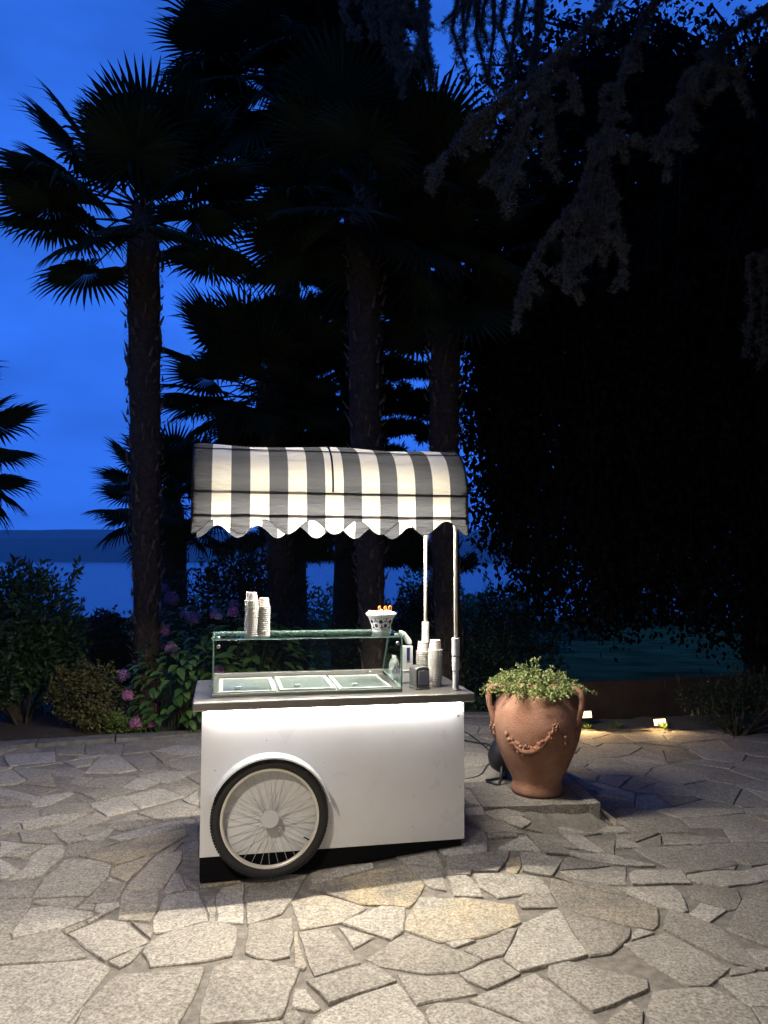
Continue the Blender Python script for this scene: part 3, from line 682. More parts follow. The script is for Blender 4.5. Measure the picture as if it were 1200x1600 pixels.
for x in (GA0, GA1-.008):
    pane([(x, GB0+.009, ZTOP+.021), (x, GB1-.06, ZTOP+.046), (x, GT-.03, GZ-.001), (x, GB0+.009, GZ-.001)], (1, 0, 0), .008)
for (x, y, z) in ((GA0+.03, GB0-.004, GZ-.035), (GA1-.03, GB0-.004, GZ-.035), (GA0+.03, GB0+.04, GZ+.010), (GA1-.03, GB0+.04, GZ+.010), (GA0-.006, GB0+.03, ZTOP+.06), (GA1-.09, GB1-.07, ZTOP+.03)):
    mb = MB(); mb.lathe([(.009, -.006), (.011, -.004), (.011, .004), (.009, .006)], 14)
    if z < GZ: mb.v = [(q[0], q[2], q[1]) for q in mb.v]
    mb.v = [(q[0]+x, q[1]+y, q[2]+z) for q in mb.v]; mb.build('pane_clamp', M['steeld'], disp, smooth=False)
# poles of the awning
HEM, APK = 1.868, 2.395
for (a, b, segs) in ((1.437, .066, ((.975, 1.10, .0175), (1.085, 1.165, .0215), (1.17, 1.275, .0235))), (1.39, .585, ((.975, 1.2, .0165), (1.2, 1.325, .0235)))):
    mb = MB(); mb.tube([(a, b, .975), (a, b, 1.90), (a-.01, b+.05 if b < .3 else b-.05, 2.14)], [.0105, .0105, .0105], 12); po = part(mb, 'awning_pole', M['pole'], smooth=True)
    for z0, z1, r in segs: mb = MB(); mb.lathe([(r*.9, z0), (r, z0+.004), (r, z1-.004), (r*.9, z1)], 20, c=(a, b, 0)); mb.build('pole_sleeve', M['greyp'], po)
    mb = MB(); mb.lathe([(.032, .975), (.032, .979), (.012, .984)], 20, c=(a, b, 0)); mb.build('pole_flange', M['steel'], po)
# awning: barrel vault of striped canvas with scalloped hem
AA0, AA1, AB0, AB1 = -.068, 1.458, -.10, .74
def prof(t):       # t 0 front hem .. 1 rear hem -> (b, z)
    bm, hw = (AB0+AB1)/2, (AB1-AB0)/2
    sk = .19; L1 = .20; arc = 1-2*L1
    if t < L1: return AB0-.012*(1-t/L1), HEM+.02+sk*(t/L1)
    if t > 1-L1: return AB1+.012*(1-(1-t)/L1), HEM+.02+sk*((1-t)/L1)
    s = (t-L1)/arc; th = PI*(1-s); e = .82
    c, si = math.cos(th), math.sin(th)
    return bm+hw*math.copysign(abs(c)**e, c), HEM+.02+sk+(APK-HEM-.02-sk)*abs(si)**.86
NU, NV, ST = 180, 72, 15
mb = MB()
for i in range(NU+1):
    u = i/NU; a = AA0+(AA1-AA0)*u
    for j in range(NV+1):
        t = j/NV; b, z = prof(t)
        sc_ = .078*(.5-.5*math.cos(2*PI*6*u+.0))          # scallops, low at both ends
        k = max(0, 1-min(t, 1-t)/.15); z += k*(sc_-.022)
        w = noise.noise(Vector((a*1.7, t*13, 3)))*.009 + noise.noise(Vector((a*3.2+t*4, t*34, 8)))*.006 - .012*math.sin(PI*u*2.0)**2*math.sin(PI*min(1, max(0, (t-.2)/.6)))
        z += w*(1-k); b += w*.6 + .004*math.sin(2*PI*6*u+1)*k
        mb.v.append((a, b, z))
for i in range(NU):
    for j in range(NV):
        mb.f.append((i*(NV+1)+j, (i+1)*(NV+1)+j, (i+1)*(NV+1)+j+1, i*(NV+1)+j+1)); mb.m.append(1 if int(i*ST/NU) % 2 == 0 else 0)
awn = part(mb, 'awning', [M['cream'], M['dark']], smooth=True)
def along(t, r, m, name, lift=0., u0=0, u1=1, rad=.008, par=awn):
    b, z = prof(t); b2, z2 = prof(t+.01); d = Vector((0, b2-b, z2-z)).normalized(); nn = Vector((0, -d.z, d.y))   # outward
    mb = MB(); n = 24
    mb.tube([(AA0+(AA1-AA0)*(u0+(u1-u0)*i/n), b+nn.y*lift, z+nn.z*lift+noise.noise(Vector((i*.2, t*9, 2)))*.002) for i in range(n+1)], rad, 6); return mb.build(name, m, par, smooth=True)
for t in (.095, .205, .385, .615, .80): along(t, 0, M['rod'], 'frame_rod', -.030, .005, .995, .007)
along(.375, 0, M['piping'], 'seam', .0045, 0, 1, .0022)
along(.205, 0, M['piping'], 'seam', .0045, .44, 1, .0022)
for u in (.0, 1.0):        # end ribs and edge binding
    mb = MB(); pts = []
    for j in range(49):
        t = .06+.88*j/48; b, z = prof(t); pts.append((AA0+(AA1-AA0)*u + (.012 if u == 0 else -.012), b+(.012 if t < .5 else -.012), z-.012))
    mb.tube(pts, .008, 6); mb.build('end_rib', M['rod'], awn, smooth=True)
    mb = MB(); mb.tube([(AA0+(AA1-AA0)*u, prof(j/60)[0], prof(j/60)[1]+(max(0, 1-min(j/60, 1-j/60)/.15))*(-.022)) for j in range(61)], .004, 5); mb.build('edge_binding', M['piping'], awn, smooth=True)
for side in (0, 1):
    mb = MB(); pts = []
    for i in range(NU+1):
        v = mb_v = awn.data.vertices[i*(NV+1)+(0 if side == 0 else NV)].co; pts.append(tuple(v))
    mb.tube(pts, .0026, 4); mb.build('hem_binding', M['piping'], awn, smooth=True)
mb = MB(); u = 7.5/15-.006; mb.tube([(AA0+(AA1-AA0)*u, prof(t)[0]-.004, prof(t)[1]+.004) for t in [.207+.30*i/20 for i in range(21)]], .0055, 5); mb.build('centre_seam', M['piping'], awn, smooth=True)
for a in (AA0+.35, 1.41):
    mb = MB(); mb.tube([(a, AB0+.01, 2.09), (a, .32, 2.12), (a, AB1-.01, 2.09)], .009, 8); mb.build('cross_bar', M['pole'], awn, smooth=True)
mb = MB(); mb.tube([(AA0+.10, .32, 2.105), (AA1-.10, .32, 2.105)], .010, 8); mb.build('awning_tube_light', M['led3'], awn)
mb = MB(); mb.tube([(AA0+.06, .32, 2.150), (AA1-.06, .32, 2.150)], .010, 8); mb.build('ridge_bar', M['pole'], awn, smooth=True)
mb = MB(); mb.box((AA0+.05, .155, 2.092), (AA1-.05, .195, 2.112)); mb.build('light_housing', M['white'], awn)
mb = MB(); mb.box((AA0+.06, .163, 2.084), (AA1-.06, .187, 2.0915)); mb.build('awning_light', M['led2'], awn)

# ================================================================== THINGS ON THE CART
def cup_mesh(r_top, r_bot, h, top):
    mb = MB(); t = .0012
    pr = [(r_top+.0030, .000), (r_top+.0046, .002), (r_top+.0036, .0052), (r_top-.0025, .0056), (r_bot, h-.001), (r_bot-.001, h), (r_bot-.004, h), (r_bot-.004, h-.003), (1e-6, h-.003)]
    mb.lathe(pr, 24)
    if top:
        n = 24
        def zr(z): return r_top + (r_bot-r_top)*(z-.005)/(h-.006)
        mb.lathe([(zr(h-.010)+.0004, h-.010), (zr(h-.004)+.0004, h-.004)], 24, 1); mb.f.pop(); mb.m.pop(); mb.f.pop(); mb.m.pop()
        rt = random.Random(3); z0, z1 = h*.42, h*.42+.011
        for q in range(15):                       # row of small printed letters facing the terrace
            th = -PI/2 - .75 + q*.105; w = .03 if q % 4 else .012
            if q in (6,): continue
            for (za, zb, ta, tb) in ((z0, z1, th-w, th-w+.018), (z0, z1, th+w-.018, th+w), (z0+.004, z0+.0065, th-w+.018, th+w-.018)):
                if rt.random() < .2: continue
                mb.add([((zr(z)+.0005)*math.cos(x), (zr(z)+.0005)*math.sin(x), z) for z, x in ((za, ta), (za, tb), (zb, tb), (zb, ta))], [(0, 1, 2, 3)], 2)
    return mb.mesh('paper_cup', [M['paper'], M['pink'], M['ink']], smooth=False)
def cup_stack(a, b, z, n, r, group, label, toplabel, h=.052, pitch=.0115):
    cm, ct = cup_mesh(r, r*.80, h, False), cup_mesh(r, r*.80, h, True)
    zc = z; dx = dy = 0
    for i in range(n):
        o = bpy.data.objects.new('paper_cup', ct if i == n-1 else cm); COL.objects.link(o)
        dx += R.uniform(-.0008, .0008); dy += R.uniform(-.0008, .0008)
        o.location = cw(a+dx, b+dy, zc); o.rotation_euler = (R.uniform(-.012, .012), R.uniform(-.012, .012), CYAW + (R.uniform(0, 6) if i < n-1 else R.uniform(-.2, .2)))
        tag(o, toplabel if i == n-1 else label, 'cup', group); zc += pitch
ZG = GZ+T+.001
cup_stack(.262, .20, ZG, 18, .036, 'cups in the taller stack on the glass', 'white paper cup nested in the taller stack on the glass display top', 'top cup of the taller stack on the glass, pink ring and small print')
cup_stack(.332, .215, ZG, 15, .034, 'cups in the shorter stack on the glass', 'white paper cup nested in the shorter stack on the glass display top', 'top cup of the shorter stack on the glass display')
cup_stack(1.352, .215, ZTOP+.001, 18, .040, 'cups in the tall stack on the counter', 'white paper cup nested in the tall stack beside the front awning pole', 'top cup of the tall stack on the steel counter', h=.062, pitch=.0125)
cup_stack(1.315, .36, ZTOP+.001, 16, .040, 'cups in the stack behind the napkin box', 'white paper cup nested in the stack behind the napkin dispenser', 'top cup of the stack behind the napkin dispenser', h=.062, pitch=.0125)
# ceramic bowl
def lens_on(mb, prof_r, th, z, w, h, tilt, m, n=12, off=.0009):
    pts = []
    for k in range(n):
        q = 2*PI*k/n; x = w*math.cos(q); y = h*math.sin(q); xx = x*math.cos(tilt)-y*math.sin(tilt); yy = x*math.sin(tilt)+y*math.cos(tilt)
        zz = z+yy; r = prof_r(zz)+off; pts.append((r*math.cos(th+xx/r), r*math.sin(th+xx/r), zz))
    mb.add(pts, [tuple(range(n))], m)
bowl = empty('ceramic_bowl', cw(1.045, .33, ZG), CYAW); tag(bowl, 'flared white bowl with navy floral pattern on the glass display top', 'bowl')
pr = [(.052, 0), (.056, .002), (.054, .008), (.062, .035), (.070, .065), (.080, .086), (.092, .100), (.094, .108), (.088, .113), (.078, .116), (.074, .112), (.066, .08), (.05, .02), (1e-6, .018)]
mb = MB(); mb.lathe(pr, 48); mb.build('bowl_body', M['cerw'], bowl, smooth=True)
def pr_r(z):
    for (r0, z0), (r1, z1) in zip(pr[2:7], pr[3:8]):
        if z <= z1: return r0+(r1-r0)*(z-z0)/(z1-z0)
    return .094
mb = MB(); rt = random.Random(5)
for k in range(14):
    th = 2*PI*k/14
    if k % 2 == 0:
        lens_on(mb, pr_r, th, .062, .0125, .0115, 0, 0); lens_on(mb, pr_r, th, .026, .008, .004, .4, 0); lens_on(mb, pr_r, th+.16, .026, .008, .004, -.4, 0); lens_on(mb, pr_r, th+.08, .038, .003, .010, .2, 0)
    else:
        lens_on(mb, pr_r, th, .038, .0105, .0125, .2, 0); lens_on(mb, pr_r, th-.10, .064, .010, .0032, .6, 0); lens_on(mb, pr_r, th+.10, .064, .010, .0032, -.6, 0); lens_on(mb, pr_r, th, .078, .003, .007, .3, 0)
for k in range(620):
    th = rt.uniform(0, 2*PI); z = rt.choice([rt.uniform(.010, .088), rt.uniform(.076, .09), rt.uniform(.008, .018)]); lens_on(mb, pr_r, th, z, rt.uniform(.001, .003), rt.uniform(.0008, .0013), rt.uniform(-1, 1), 0, 6, .0013)
mb.build('floral_pattern', M['cerb'], bowl)
mb = MB(); rt = random.Random(9)
for k in range(54):            # line of small lettering round the lip
    th = 2*PI*k/54
    if k % 7 == 5: continue
    z0 = .1085
    def lp(z, t): r = .0945-(z-.108)*1.3; return (r*math.cos(t), r*math.sin(t), z+.0009)
    for j in range(rt.choice([2, 3])):
        t0 = th+rt.uniform(-.035, .03); mb.add([lp(z0, t0), lp(z0, t0+.012), lp(z0+.0042, t0+.012), lp(z0+.0042, t0)], [(0, 1, 2, 3)])
mb.build('rim_lettering', M['ink'], bowl)
mb = MB(); rt = random.Random(2)
for k in range(60):
    t = rt.uniform(0, 2*PI); r = .07*math.sqrt(rt.random()); mb.ball((r*math.cos(t), r*math.sin(t), .112+rt.uniform(-.004, .010)), rt.uniform(.008, .012), 8, 0, (1, .8, .6))
mb.build('sweets', M['salmon'], bowl, smooth=True)
mb = MB()
for (x, y, r, tilt) in ((.055, .0, .013, .2), (.03, .02, .010, .5), (-.005, .03, .010, -.3)):
    mb.tube([(x+r*math.cos(q)*.7, y+.3*r*math.cos(q), .137+r*1.3*math.sin(q)) for q in [2*PI*k/14 for k in range(15)]], .0032, 6)
    mb.tube([(x, y, .122), (x-.03, y+.01, .10)], .003, 5)
mb.build('spoon_handles', M['orange'], bowl, smooth=True)
# pump dispenser
dp = empty('pump_dispenser', cw(1.215, .375, ZTOP+.001), CYAW); tag(dp, 'tall white dispenser bottle with lever head and navy window beside the glass', 'dispenser')
mb = MB(); mb.box((-.034, -.03, 0), (.034, .03, .225)); mb.box((-.036, -.032, .070), (.036, .032, .082)); mb.build('body', M['white'], dp, bevel=.009)
mb = MB(); 
mb.add([(-.045, -.022, .318), (-.015, -.022, .312), (.030, -.022, .255), (.030, -.022, .232), (.000, -.022, .232), (-.028, -.022, .292), (-.045, -.022, .300)] + [(-.045, .022, .318), (-.015, .022, .312), (.030, .022, .255), (.030, .022, .232), (.000, .022, .232), (-.028, .022, .292), (-.045, .022, .300)],
   [(0, 1, 2, 3, 4, 5, 6), (13, 12, 11, 10, 9, 8, 7)] + [(i, i+7, (i+1) % 7+7, (i+1) % 7) for i in range(7)]); mb.build('lever_head', M['white'], dp, bevel=.006)
mb = MB(); mb.box((-.006, -.0325, .135), (.014, -.0305, .215)); mb.build('window', M['navy'], dp, bevel=.001)
# small bottle and tumbler seen through the glass
bt = empty('squat_bottle', cw(1.155, .46, ZTOP+.001)); tag(bt, 'squat white bottle with round navy label behind the glass side', 'bottle')
mb = MB(); mb.lathe([(.030, 0), (.033, .004), (.034, .03), (.033, .10), (.026, .125), (.013, .14), (.013, .155), (1e-6, .155)], 24); mb.build('bottle_body', M['white'], bt, smooth=True)
mb = MB(); lens_on(mb, lambda z: .0345, -PI/2+.15, .06, .018, .026, 0, 0, 20); mb.build('bottle_label', M['navy'], bt)
tb = empty('glass_tumbler', cw(1.168, .60, ZTOP+.001)); tag(tb, 'small clear glass tumbler behind the squat white bottle', 'tumbler')
mb = MB(); mb.lathe([(.028, 0), (.033, .10), (.0315, .10), (.027, .006), (1e-6, .006)], 24); mb.build('tumbler_wall', M['glass'], tb, smooth=True)
# napkin dispenser
nd = empty('napkin_dispenser', cw(1.243, .165, ZTOP+.001), CYAW+.12); tag(nd, 'small chrome napkin dispenser with arched lid on the steel counter', 'dispenser')
mb = MB(); prf = [(-.043, .012), (.043, .012), (.043, .118), (.030, .127), (0, .131), (-.030, .127), (-.043, .118)]
mb.add([(x, -.055, z) for x, z in prf]+[(x, .055, z) for x, z in prf], [tuple(range(7)), tuple(range(13, 6, -1))]+[(i, i+7, (i+1) % 7+7, (i+1) % 7) for i in range(7)]); mb.build('housing', M['steel'], nd, bevel=.004)
mb = MB(); mb.box((-.036, -.060, .020), (.036, -.0565, .116)); mb.build('face_frame', M['black'], nd)
mb = MB(); mb.box((-.030, -.0635, .026), (.031, -.0605, .110)); mb.build('napkin', M['napkin'], nd)
mb = MB(); mb.box((-.046, -.066, .004), (.046, .058, .0115)); mb.build('base_tray', M['steeld'], nd, bevel=.002)
for x in (-.036, .036):
    for y in (-.05, .05): mb = MB(); mb.lathe([(.006, 0), (.006, .0045)], 10, c=(x, y, 0)); mb.build('foot', M['black'], nd)
# ================================================================== POT AND NEIGHBOURS
# stone block under the pot
PB = Vector((1.42, 5.152, 0))
blk = empty('stone_block', PB); tag(blk, 'rough stone block under the terracotta pot, its corner facing right', 'block')
def rough_box(x0, y0, z0, x1, y1, z1, k=.008):
    mb = MB(); nx_, ny_, nz_ = max(2, int((x1-x0)/.07)), max(2, int((y1-y0)/.07)), 3; bm = bmesh.new(); bmesh.ops.create_grid
    idx = {}
    def V(i, j, l):
        if (i, j, l) not in idx:
            idx[(i, j, l)] = len(mb.v); q = Vector((x0+(x1-x0)*i/nx_, y0+(y1-y0)*j/ny_, z0+(z1-z0)*l/nz_)); d = noise.noise_vector(q*9+Vector((x0*7, y0*3, 1)))*k; d.z *= .5; mb.v.append(tuple(q+d))
        return idx[(i, j, l)]
    for i in range(nx_):
        for j in range(ny_): mb.f.append((V(i, j, nz_), V(i+1, j, nz_), V(i+1, j+1, nz_), V(i, j+1, nz_)))
    for i in range(nx_):
        for l in range(nz_): mb.f.append((V(i, 0, l), V(i+1, 0, l), V(i+1, 0, l+1), V(i, 0, l+1))); mb.f.append((V(i, ny_, l+1), V(i+1, ny_, l+1), V(i+1, ny_, l), V(i, ny_, l)))
    for j in range(ny_):
        for l in range(nz_): mb.f.append((V(nx_, j, l), V(nx_, j+1, l), V(nx_, j+1, l+1), V(nx_, j, l+1))); mb.f.append((V(0, j, l+1), V(0, j+1, l+1), V(0, j+1, l), V(0, j, l)))
    mb.m = [0]*len(mb.f); bm.free(); return mb
for (x0, y0, x1, y1) in ((-.78, 0, -.085, .42), (-.078, 0, 0, .42), (-.80, .427, -.36, .95), (-.353, .427, .005, .95)):
    mb = rough_box(x0, y0, -.06, x1, y1, .142+R.uniform(-.003, .003)); MX = Matrix.Rotation(.10, 4, 'Z'); mb.v = [tuple(MX @ Vector(q)) for q in mb.v]
    o = mb.build('block_stone', M['stone'], blk); set_attr(o.data, 'tone', [R.uniform(.1, .5)]*len(mb.v)); set_attr(o.data, 'warm', [0.]*len(mb.v))
# terracotta jar
PZ = .146; PC = Vector((1.055, 5.40, PZ))
pot = empty('terracotta_pot', PC); tag(pot, 'big terracotta jar with loop handles and moulded fruit garlands beside the cart', 'pot')
pp = [(.162, 0), (.172, .008), (.176, .03), (.168, .052), (.163, .066), (.172, .10), (.205, .16), (.232, .22), (.262, .29), (.285, .36), (.301, .43), (.306, .48), (.300, .54), (.284, .59), (.258, .635), (.222, .672), (.190, .694), (.178, .703), (.180, .712), (.192, .722), (.198, .735), (.192, .747), (.176, .750), (.165, .742), (.160, .70), (.155, .66), (1e-6, .655)]
ss = []
for i in range(len(pp)-1):
    ss.append(pp[i])
mb = MB(); mb.lathe(pp, 72, wob=lambda t, z: .006*noise.noise(Vector((math.cos(t)*2, math.sin(t)*2, z*6)))); mb.build('jar_body', M['terra'], pot, smooth=True)
def pot_r(z):
    for (r0, z0), (r1, z1) in zip(pp, pp[1:]):
        if z0 <= z <= z1: return r0+(r1-r0)*(z-z0)/max(1e-6, z1-z0)
    return .17
def ps(th, z, off=0.): r = pot_r(z)+off; return Vector((r*math.cos(th), r*math.sin(th), z))
HA = [math.radians(188), math.radians(-38), math.radians(70)]
for h in HA:
    d = Vector((math.cos(h), math.sin(h), 0)); pts = []
    for (r, z) in ((.205, .675), (.235, .712), (.285, .728), (.325, .705), (.338, .655), (.332, .60), (.318, .545), (.305, .50), (.300, .455)): pts.append(d*r+Vector((0, 0, z)))
    mb = MB(); mb.tube(pts, [.026, .024, .022, .021, .021, .020, .019, .018, .012], 10); mb.build('handle', M['terra'], pot, smooth=True)
    mb = MB(); rt = random.Random(int(h*10)+50)
    for k in range(16): q = ps(h+rt.uniform(-.07, .07), .44+rt.uniform(-.05, .03), .004); mb.ball(q, rt.uniform(.008, .014), 7)
    mb.build('handle_mask', M['terra'], pot, smooth=True)
def swag(t0, z0, t1, z1, sag, thick):
    mb = MB(); rt = random.Random(int(t0*100)+400); pts = []
    for k in range(13):
        u = k/12; th = t0+(t1-t0)*u; z = z0+(z1-z0)*u-sag*4*u*(1-u); pts.append(ps(th, z, .004))
    mb.tube(pts, [.006+thick*.45*math.sin(PI*k/12) for k in range(13)], 8)
    for k in range(95):
        u = rt.betavariate(2.2, 2.2); th = t0+(t1-t0)*u; z = z0+(z1-z0)*u-sag*4*u*(1-u); w = thick*(.35+.8*math.sin(PI*u))
        mb.ball(ps(th+rt.uniform(-.02, .02), z+rt.uniform(-w, w)*.8, .004+rt.uniform(0, .01)), rt.uniform(.009, .016), 7, 0, (1, 1, rt.uniform(.7, 1.3)))
    mb.build('garland', M['terra'], pot, smooth=True)
def rosette(th, z):
    mb = MB(); c = ps(th, z, .006); mb.ball(c, .012, 8)
    for k in range(7):
        q = 2*PI*k/7; mb.ball(ps(th+.022*math.cos(q)/.3, z+.020*math.sin(q), .004), .0105, 7)
    mb.build('rosette', M['terra'], pot, smooth=True)
def tassel(th, z):
    mb = MB(); rt = random.Random(12)
    mb.tube([ps(th+.02+.30*u, z-.02-.075*u, .003) for u in [k/6 for k in range(7)]], .006, 6)
    for k in range(34): u = rt.random(); mb.ball(ps(th+.20+.16*u+rt.uniform(-.05, .05)*math.sin(PI*u), z-.06-.115*u, .004+rt.uniform(0, .008)), rt.uniform(.007, .012), 7)
    mb.build('garland_tassel', M['terra'], pot, smooth=True)
ROS = -PI/2+.235
rosette(ROS, .498); swag(-PI/2-.92, .445, ROS-.05, .485, .135, .046); tassel(ROS, .495)
rosette(ROS-1.72, .498); swag(ROS-1.72-1.35, .46, ROS-1.78, .485, .13, .030); swag(ROS+1.9, .46, ROS+.98+2.2, .485, .13, .03)
# leaf clouds --------------------------------------------------------------
def leaf_mesh(name, pts, dirs, size, mat_, width=.5, rng=None, fold=.12, jitter=.35, flat=0.):
    """pts (n,3), dirs (n,3) growing direction; each leaf a pointed folded blade of 2 quads"""
    rng = rng or np.random.default_rng(3); P = np.asarray(pts, float); D = np.asarray(dirs, float)+rng.normal(0, jitter, (len(P), 3))
    D /= np.linalg.norm(D, axis=1)[:, None]+1e-9
    up = rng.normal(0, 1, (len(P), 3))*(1-flat)+np.array([0, 0, 1.])*flat*2
    S = np.cross(D, up); S /= np.linalg.norm(S, axis=1)[:, None]+1e-9; Nn = np.cross(S, D)
    s = size*rng.uniform(.65, 1.25, len(P)); s = s[:, None]; w = s*width*.5
    V = np.empty((len(P), 6, 3))
    V[:, 0] = P; V[:, 1] = P+D*s*.45+S*w-Nn*s*fold*.2; V[:, 2] = P+D*s*.5+Nn*0; V[:, 3] = P+D*s*.45-S*w-Nn*s*fold*.2; V[:, 4] = P+D*s-Nn*s*fold
    V[:, 2] += Nn*s*fold*.35; V[:, 5] = V[:, 4]
    V = V[:, :5]
    b = np.arange(len(P))[:, None]*5
    Fq = np.concatenate([b+np.array([[0, 2, 4, 1]]), b+np.array([[0, 3, 4, 2]])])
    return fast_mesh(name, V.reshape(-1, 3), Fq, mat_)
def blob_points(blobs, n, rng, shell=.55):
    """blobs: (x,y,z,rx,ry,rz) -> points mostly near the surface, outward directions"""
    vol = np.array([b[3]*b[4]+b[4]*b[5]+b[3]*b[5] for b in blobs]); k = rng.choice(len(blobs), n, p=vol/vol.sum()); Bq = np.array(blobs)[k]
    d = rng.normal(0, 1, (n, 3)); d /= np.linalg.norm(d, axis=1)[:, None]
    r = shell+(1-shell)*rng.random(n)**.7; r *= 1+.22*rng.normal(0, .5, n)
    return Bq[:, :3]+d*Bq[:, 3:]*r[:, None], d
rngm = np.random.default_rng(11)
def lumps(c, r, n, rng, rs=(.3, .5)):
    out = []
    for _ in range(n):
        d = rng.normal(0, 1, 3); d /= np.linalg.norm(d); k = rng.uniform(.35, .8); s = rng.uniform(*rs)
        out.append((c[0]+d[0]*r[0]*k, c[1]+d[1]*r[1]*k, c[2]+d[2]*r[2]*k, r[0]*s, r[1]*s, r[2]*s))
    return out
# herb in the pot
hb = empty('potted_herb', PC+Vector((0, 0, .66))); tag(hb, 'bushy green thyme-like herb growing out of the terracotta jar', 'plant')
rg = np.random.default_rng(5); P_, D_ = [], []; mbs = MB()
for k in range(260):
    t = rg.uniform(0, 2*PI); rad = .145*math.sqrt(rg.random()); a = Vector((rad*math.cos(t), rad*math.sin(t), .02)); out = Vector((math.cos(t), math.sin(t), 0))
    l = rg.uniform(.15, .25)*(.92 if math.cos(t) > .3 else 1); lean = rad/.145
    pts = []
    for j in range(8):
        u = j/7; pts.append(a+out*(l*(.25+.95*lean)*u)+Vector((0, 0, l*(1.0-.3*lean)*u - l*.75*lean*u*u)) + Vector(tuple(rg.normal(0, .006, 3))))
    mbs.tube(pts, .0015, 3, cap=False)
    for j in range(1, 8):
        d = (pts[j]-pts[j-1]).normalized()
        for q in range(7):
            P_.append(tuple(pts[j-1].lerp(pts[j], rg.random()))); w = Vector(tuple(rg.normal(0, 1, 3))).normalized(); D_.append(tuple(d*.5+w*.9))
obj('leaves', leaf_mesh('leaves', P_, D_, .022, M['herb'], .62, rg), hb)['kind'] = 'stuff'
mbs.build('stems', M['weed'], hb)
mb = MB(); rt = random.Random(4)
for k in range(26):
    q = Vector(P_[rt.randrange(len(P_))]); mb.ball(q*1.03+Vector((0, 0, .012)), .006, 6)
mb.build('buds', M['hpale'], hb)
# black floodlight behind the pot
fl = empty('floodlight', at(772, 1222, 5.62)); fl.location.z = .135; tag(fl, 'black floodlight on a bent tube foot half hidden behind the jar', 'floodlight')
MX = Matrix.Translation((.075, .06, .17)) @ Matrix.Rotation(math.radians(28), 4, 'Y') @ Matrix.Rotation(math.radians(14), 4, 'X')
mb = MB(); mb.lathe([(.03, -.10), (.07, -.09), (.105, -.04), (.115, .02), (.115, .10), (.10, .11), (1e-6, .105)], 28); mb.v = [tuple(MX @ Vector(q)) for q in mb.v]; mb.build('housing', M['black'], fl, smooth=True)
mb = MB(); mb.tube([(.05, -.05, .13), (.04, -.06, .05), (.025, -.07, .012), (.0, -.065, .012), (-.05, .0, .012), (-.052, .02, .014), (.0, .05, .013), (.10, .10, .012), (.10, .10, .06), (.09, .09, .13)], .010, 8); mb.build('tube_foot', M['black'], fl, smooth=True)
# cables on the paving
def cable(pts, label, r=.0055):
    o0 = Vector(pts[0]); P = [Vector(p) for p in pts]; sm = []
    for i in range(len(P)-1):
        p0, p1, p2, p3 = P[max(0, i-1)], P[i], P[i+1], P[min(len(P)-1, i+2)]
        for j in range(8):
            t = j/8; sm.append(.5*((2*p1)+(p2-p0)*t+(2*p0-5*p1+4*p2-p3)*t*t+(3*p1-p0-3*p2+p3)*t**3))
    sm.append(P[-1]); mb = MB(); mb.tube([q-o0 for q in sm], r, 7); o = mb.build('power_cable', M['cable'], None, smooth=True, loc=o0); tag(o, label, 'cable', 'cables between cart and floodlight')
def G_(px, py, dz=.012):
    x, y = onground(px, py); return (x, y, hf(x, y)+dz)
cable([G_(700, 1222), G_(733, 1219), G_(752, 1212), G_(764, 1200, .03), tuple(fl.location+Vector((.05, .02, .12)))], 'lowest black cable, curling from the cart to the floodlight foot')
cable([G_(700, 1155), G_(726, 1159), G_(748, 1163), G_(762, 1168, .03), tuple(fl.location+Vector((.06, .05, .2)))], 'nearly straight black cable, middle of three behind the cart')
cable([G_(700, 1135), G_(727, 1146), G_(748, 1160), G_(764, 1178, .03), tuple(fl.location+Vector((.04, .05, .16)))], 'slanting black cable, topmost of three behind the cart')
# ground lamps
for i, (px, py, y, lab) in enumerate(((915, 1117, 7.98, 'small lit warm ground lamp next to the terracotta jar'), (1031, 1129, 8.04, 'small lit warm ground lamp farther right, before the dark shrub'))):
    c = at(px, py, y); g = empty('ground_lamp', (c.x, c.y, .02)); tag(g, lab, 'lamp', 'ground lamps along the low wall')
    z = c.z-.02; MX = Matrix.Translation((0, 0, z)) @ Matrix.Rotation(math.radians(62), 4, 'X') @ Matrix.Rotation(math.radians(-12), 4, 'Y')
    mb = MB(); mb.box((-.065, -.040, -.045), (.065, .040, .010)); mb.v = [tuple(MX @ Vector(q)) for q in mb.v]; mb.build('lamp_head', M['black'], g, bevel=.004)
    mb = MB(); mb.box((-.058, -.033, .0105), (.058, .033, .013)); mb.v = [tuple(MX @ Vector(q)) for q in mb.v]; mb.build('lamp_lens', M['spotg'], g)
    mb = MB(); mb.tube([(0, .0, -.06), (0, .01, z-.02)], .007, 6); mb.build('stake', M['black'], g)
    li = bpy.data.lights.new('ground_lamp_light', 'SPOT'); li.energy = LAMP_SPOT; li.color = (1, .66, .30); li.shadow_soft_size = .03; li.spot_size = math.radians(160); li.spot_blend = .3
    lo = bpy.data.objects.new('ground_lamp_light', li); COL.objects.link(lo); lo.parent = g; lo.location = MX @ Vector((0, 0, .06)); lo.rotation_euler = (math.radians(-72), 0, math.radians(-8))
